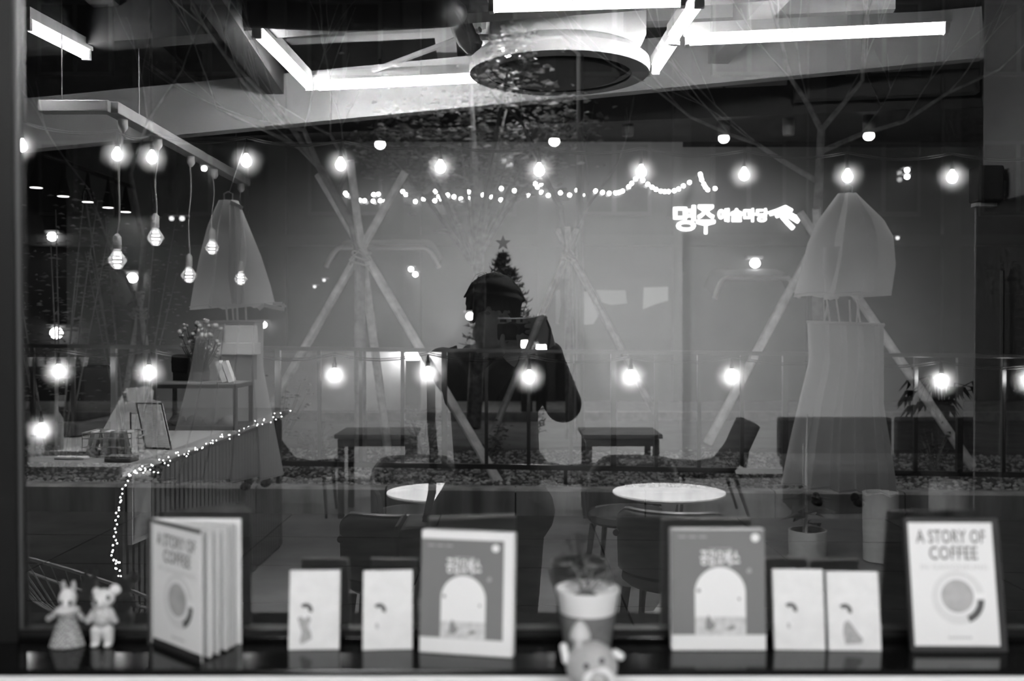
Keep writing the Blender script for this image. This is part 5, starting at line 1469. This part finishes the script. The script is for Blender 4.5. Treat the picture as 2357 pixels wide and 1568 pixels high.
# trousers and shoes
tz = MB()
tz.cap(PE + Vector((-.09, 0, -.02)), PE + Vector((.09, 0, -.02)), .115, .115)
for h_, k_, a_ in ((PE + Vector((-.09, 0, -.03)), KL, AL), (PE + Vector((.09, 0, -.03)), KR, AR)): tz.cap(h_, k_, .098, .072).cap(k_, a_ + Vector((0, 0, .01)), .072, .058)
remesh('trousers', tz, trous, .009, per, 4)
for a_ in (AL, AR):
    sh = MB().cap(a_ + Vector((0, -.03, -.045)), a_ + Vector((0, .15, -.055)), .045, .036).cap(a_ + Vector((0, -.01, .0)), a_ + Vector((0, 0, -.05)), .045, .045)
    remesh('shoe', sh, gm('sneaker', .05, .6), .006, per, 3)
# hair
hr = MB()
hr.ell(H_(0, -.020, .045), (.094, .108, .088), 22, 14, tilt).ell(H_(.0, .01, .080), (.080, .085, .052), 18, 12, tilt)
hr.ell(H_(-.070, -.015, .010), (.026, .060, .055), 12, 8, tilt).ell(H_(.074, -.015, .010), (.026, .060, .055), 12, 8, tilt)
rng = random.Random(8)
for k in range(34):                                                       # fringe and loose locks
    a = math.radians(-75 + 150 * k / 33); x = .082 * math.sin(a); y = .012 + .080 * math.cos(a)
    s0 = H_(x * .8, y * .75, .095 - .02 * abs(math.sin(a))); m0 = H_(x * 1.05, y + .006, .062); e0 = H_(x * 1.08 + rng.uniform(-.006, .006), y + rng.uniform(.0, .012), .030 - rng.uniform(0, .022) - (.018 if abs(x) > .06 else 0))
    hr.cap(s0, m0, .013, .011, 7).cap(m0, e0, .011, .005, 7)
for k in range(60):
    a = rng.uniform(0, 2 * math.pi); el = rng.uniform(.1, 1.3); d = Vector((math.cos(a) * math.cos(el) * .092, math.sin(a) * math.cos(el) * .10 - .015, .05 + .088 * math.sin(el)))
    t_ = Vector((-math.sin(a), math.cos(a), rng.uniform(-.9, .1))) * .035
    hr.cap(H_(*d), H_(*(d + t_)), .009, .004, 6)
for k in range(70):
    a = rng.uniform(0, 2 * math.pi); el = rng.uniform(-.1, 1.5); d = Vector((math.cos(a) * math.cos(el) * .090, math.sin(a) * math.cos(el) * .10 - .015, .05 + .085 * math.sin(el)))
    t_ = (d - Vector((0, -.015, .04))).normalized() * rng.uniform(.004, .016) + Vector((-math.sin(a) * rng.choice((-1, 1)), math.cos(a) * .6, -.9)) * rng.uniform(.02, .045)
    hr.cap(H_(*d), H_(*(d + t_)), .015, .005, 6)
remesh('hair', hr, hairM, .0042, per, 2)
st = MB()
for k in range(7):
    x0 = -.055 + .012 * k; st.tube([H_(x0 + .02, .0, .125), H_(x0 - .005, .02, .142), H_(x0 - .03, .03, .128), H_(x0 - .042, .035, .10)], [.0011, .001, .0009, .0005], 4)
build('hair_strands', st, hairM, per)
# the camera he holds: a silver-topped rangefinder
cb = Vector((.018, -1.808, 1.578))
cm = thing('rangefinder_camera', cb, 'small black camera with a pale metal top plate held to the eye', 'camera')
build('body', MB().box(cb + Vector((0, 0, -.008)), (.136, .030, .058)), gm('leatherette', .02, .7, bump=.4, scale=400), cm, bevel=.008, seg=3)
tp = build('top_plate', MB().box(cb + Vector((0, 0, .029)), (.138, .032, .020)), gm('chrome', .42, .3, metal=.7), cm, bevel=.004)
build('base_plate', MB().box(cb + Vector((0, 0, -.039)), (.138, .032, .005)), gm('chrome', .42, .3, metal=.7), cm, bevel=.001)
for (x, w) in ((-.048, .022), (-.012, .016), (.014, .008), (.045, .018)): build('window', MB().box(cb + Vector((x, .0162, .029)), (w, .002, .010)), gm('finder_window', .01, .1), cm)
build('dial', MB().lathe([(.009, .039), (.009, .044), (.001, .045)], cb + Vector((.04, 0, 0)), 16), gm('chrome', .42, .3, metal=.7), cm, smooth=True)
build('dial', MB().lathe([(.007, .039), (.007, .047), (.001, .048)], cb + Vector((-.055, 0, 0)), 16), gm('chrome', .42, .3, metal=.7), cm, smooth=True)
rl_ = Matrix.Rotation(math.radians(-90), 3, 'X')
lc_ = Vector((0, cb.y + .015, CAMZ - .002))
build('lens', MB().lathe([(.026, 0), (.026, .010), (.024, .012), (.024, .022), (.021, .024), (.019, .026), (.019, .022)], lc_, 28, rot=rl_, cap=False), gm('lens_black', .015, .4), cm, smooth=True)
build('front_glass', MB().lathe([(.019, .021), (.010, .0235), (.001, .024)], lc_, 24, rot=rl_, cap=False), gm('lens_glass', .01, .05), cm, smooth=True)
sp = [cb + Vector((.070, 0, .03)), cb + Vector((.10, .005, .03)), cb + Vector((.112, .005, .0)), cb + Vector((.108, .0, -.05)), cb + Vector((.09, -.02, -.11))]
build('wrist_strap', MB().tube(sp, .0045, 6), gm('strap_black', .015, .6), cm, smooth=True)
# shoulder bag on his left-hand side of the picture
bg = thing('shoulder_bag', Vector((-.33, -2.03, .62)), 'black shoulder bag on a twisted strap at the photographer\'s hip', 'bag')
bo = build('bag_body', MB().box((-.33, -2.03, .76), (.14, .30, .26)), gm('bag_black', .015, .7), bg, bevel=.04, seg=4)
build('flap', MB().box((-.405, -2.03, .80), (.012, .29, .18)), gm('bag_black', .015, .7), bg, bevel=.005)
ps = [(-.20, -2.05, 1.505), (-.27, -1.965, 1.48), (-.288, -1.955, 1.40), (-.287, -1.95, 1.25), (-.278, -1.95, 1.14), (-.285, -1.96, 1.0), (-.31, -1.96, .88)]
mb = MB()
for i in range(len(ps) - 1):
    a, b2 = Vector(ps[i]), Vector(ps[i + 1]); n_ = 4
    for k in range(n_):
        u0, u1 = k / n_, (k + 1) / n_; ang = (i * n_ + k) * .12
        mb.bar(a.lerp(b2, u0), a.lerp(b2, u1 + .05), .030, .003, up=Vector((math.cos(ang), math.sin(ang), 0)).lerp(Vector((0, 1, 0)), .5))
build('strap', mb, gm('strap_black', .015, .6), bg)

# the figure was laid out about a lens at y = -1.75; stand it behind the lens
for o_ in (per, cm, bg): o_.location.y += CAMY + 1.75
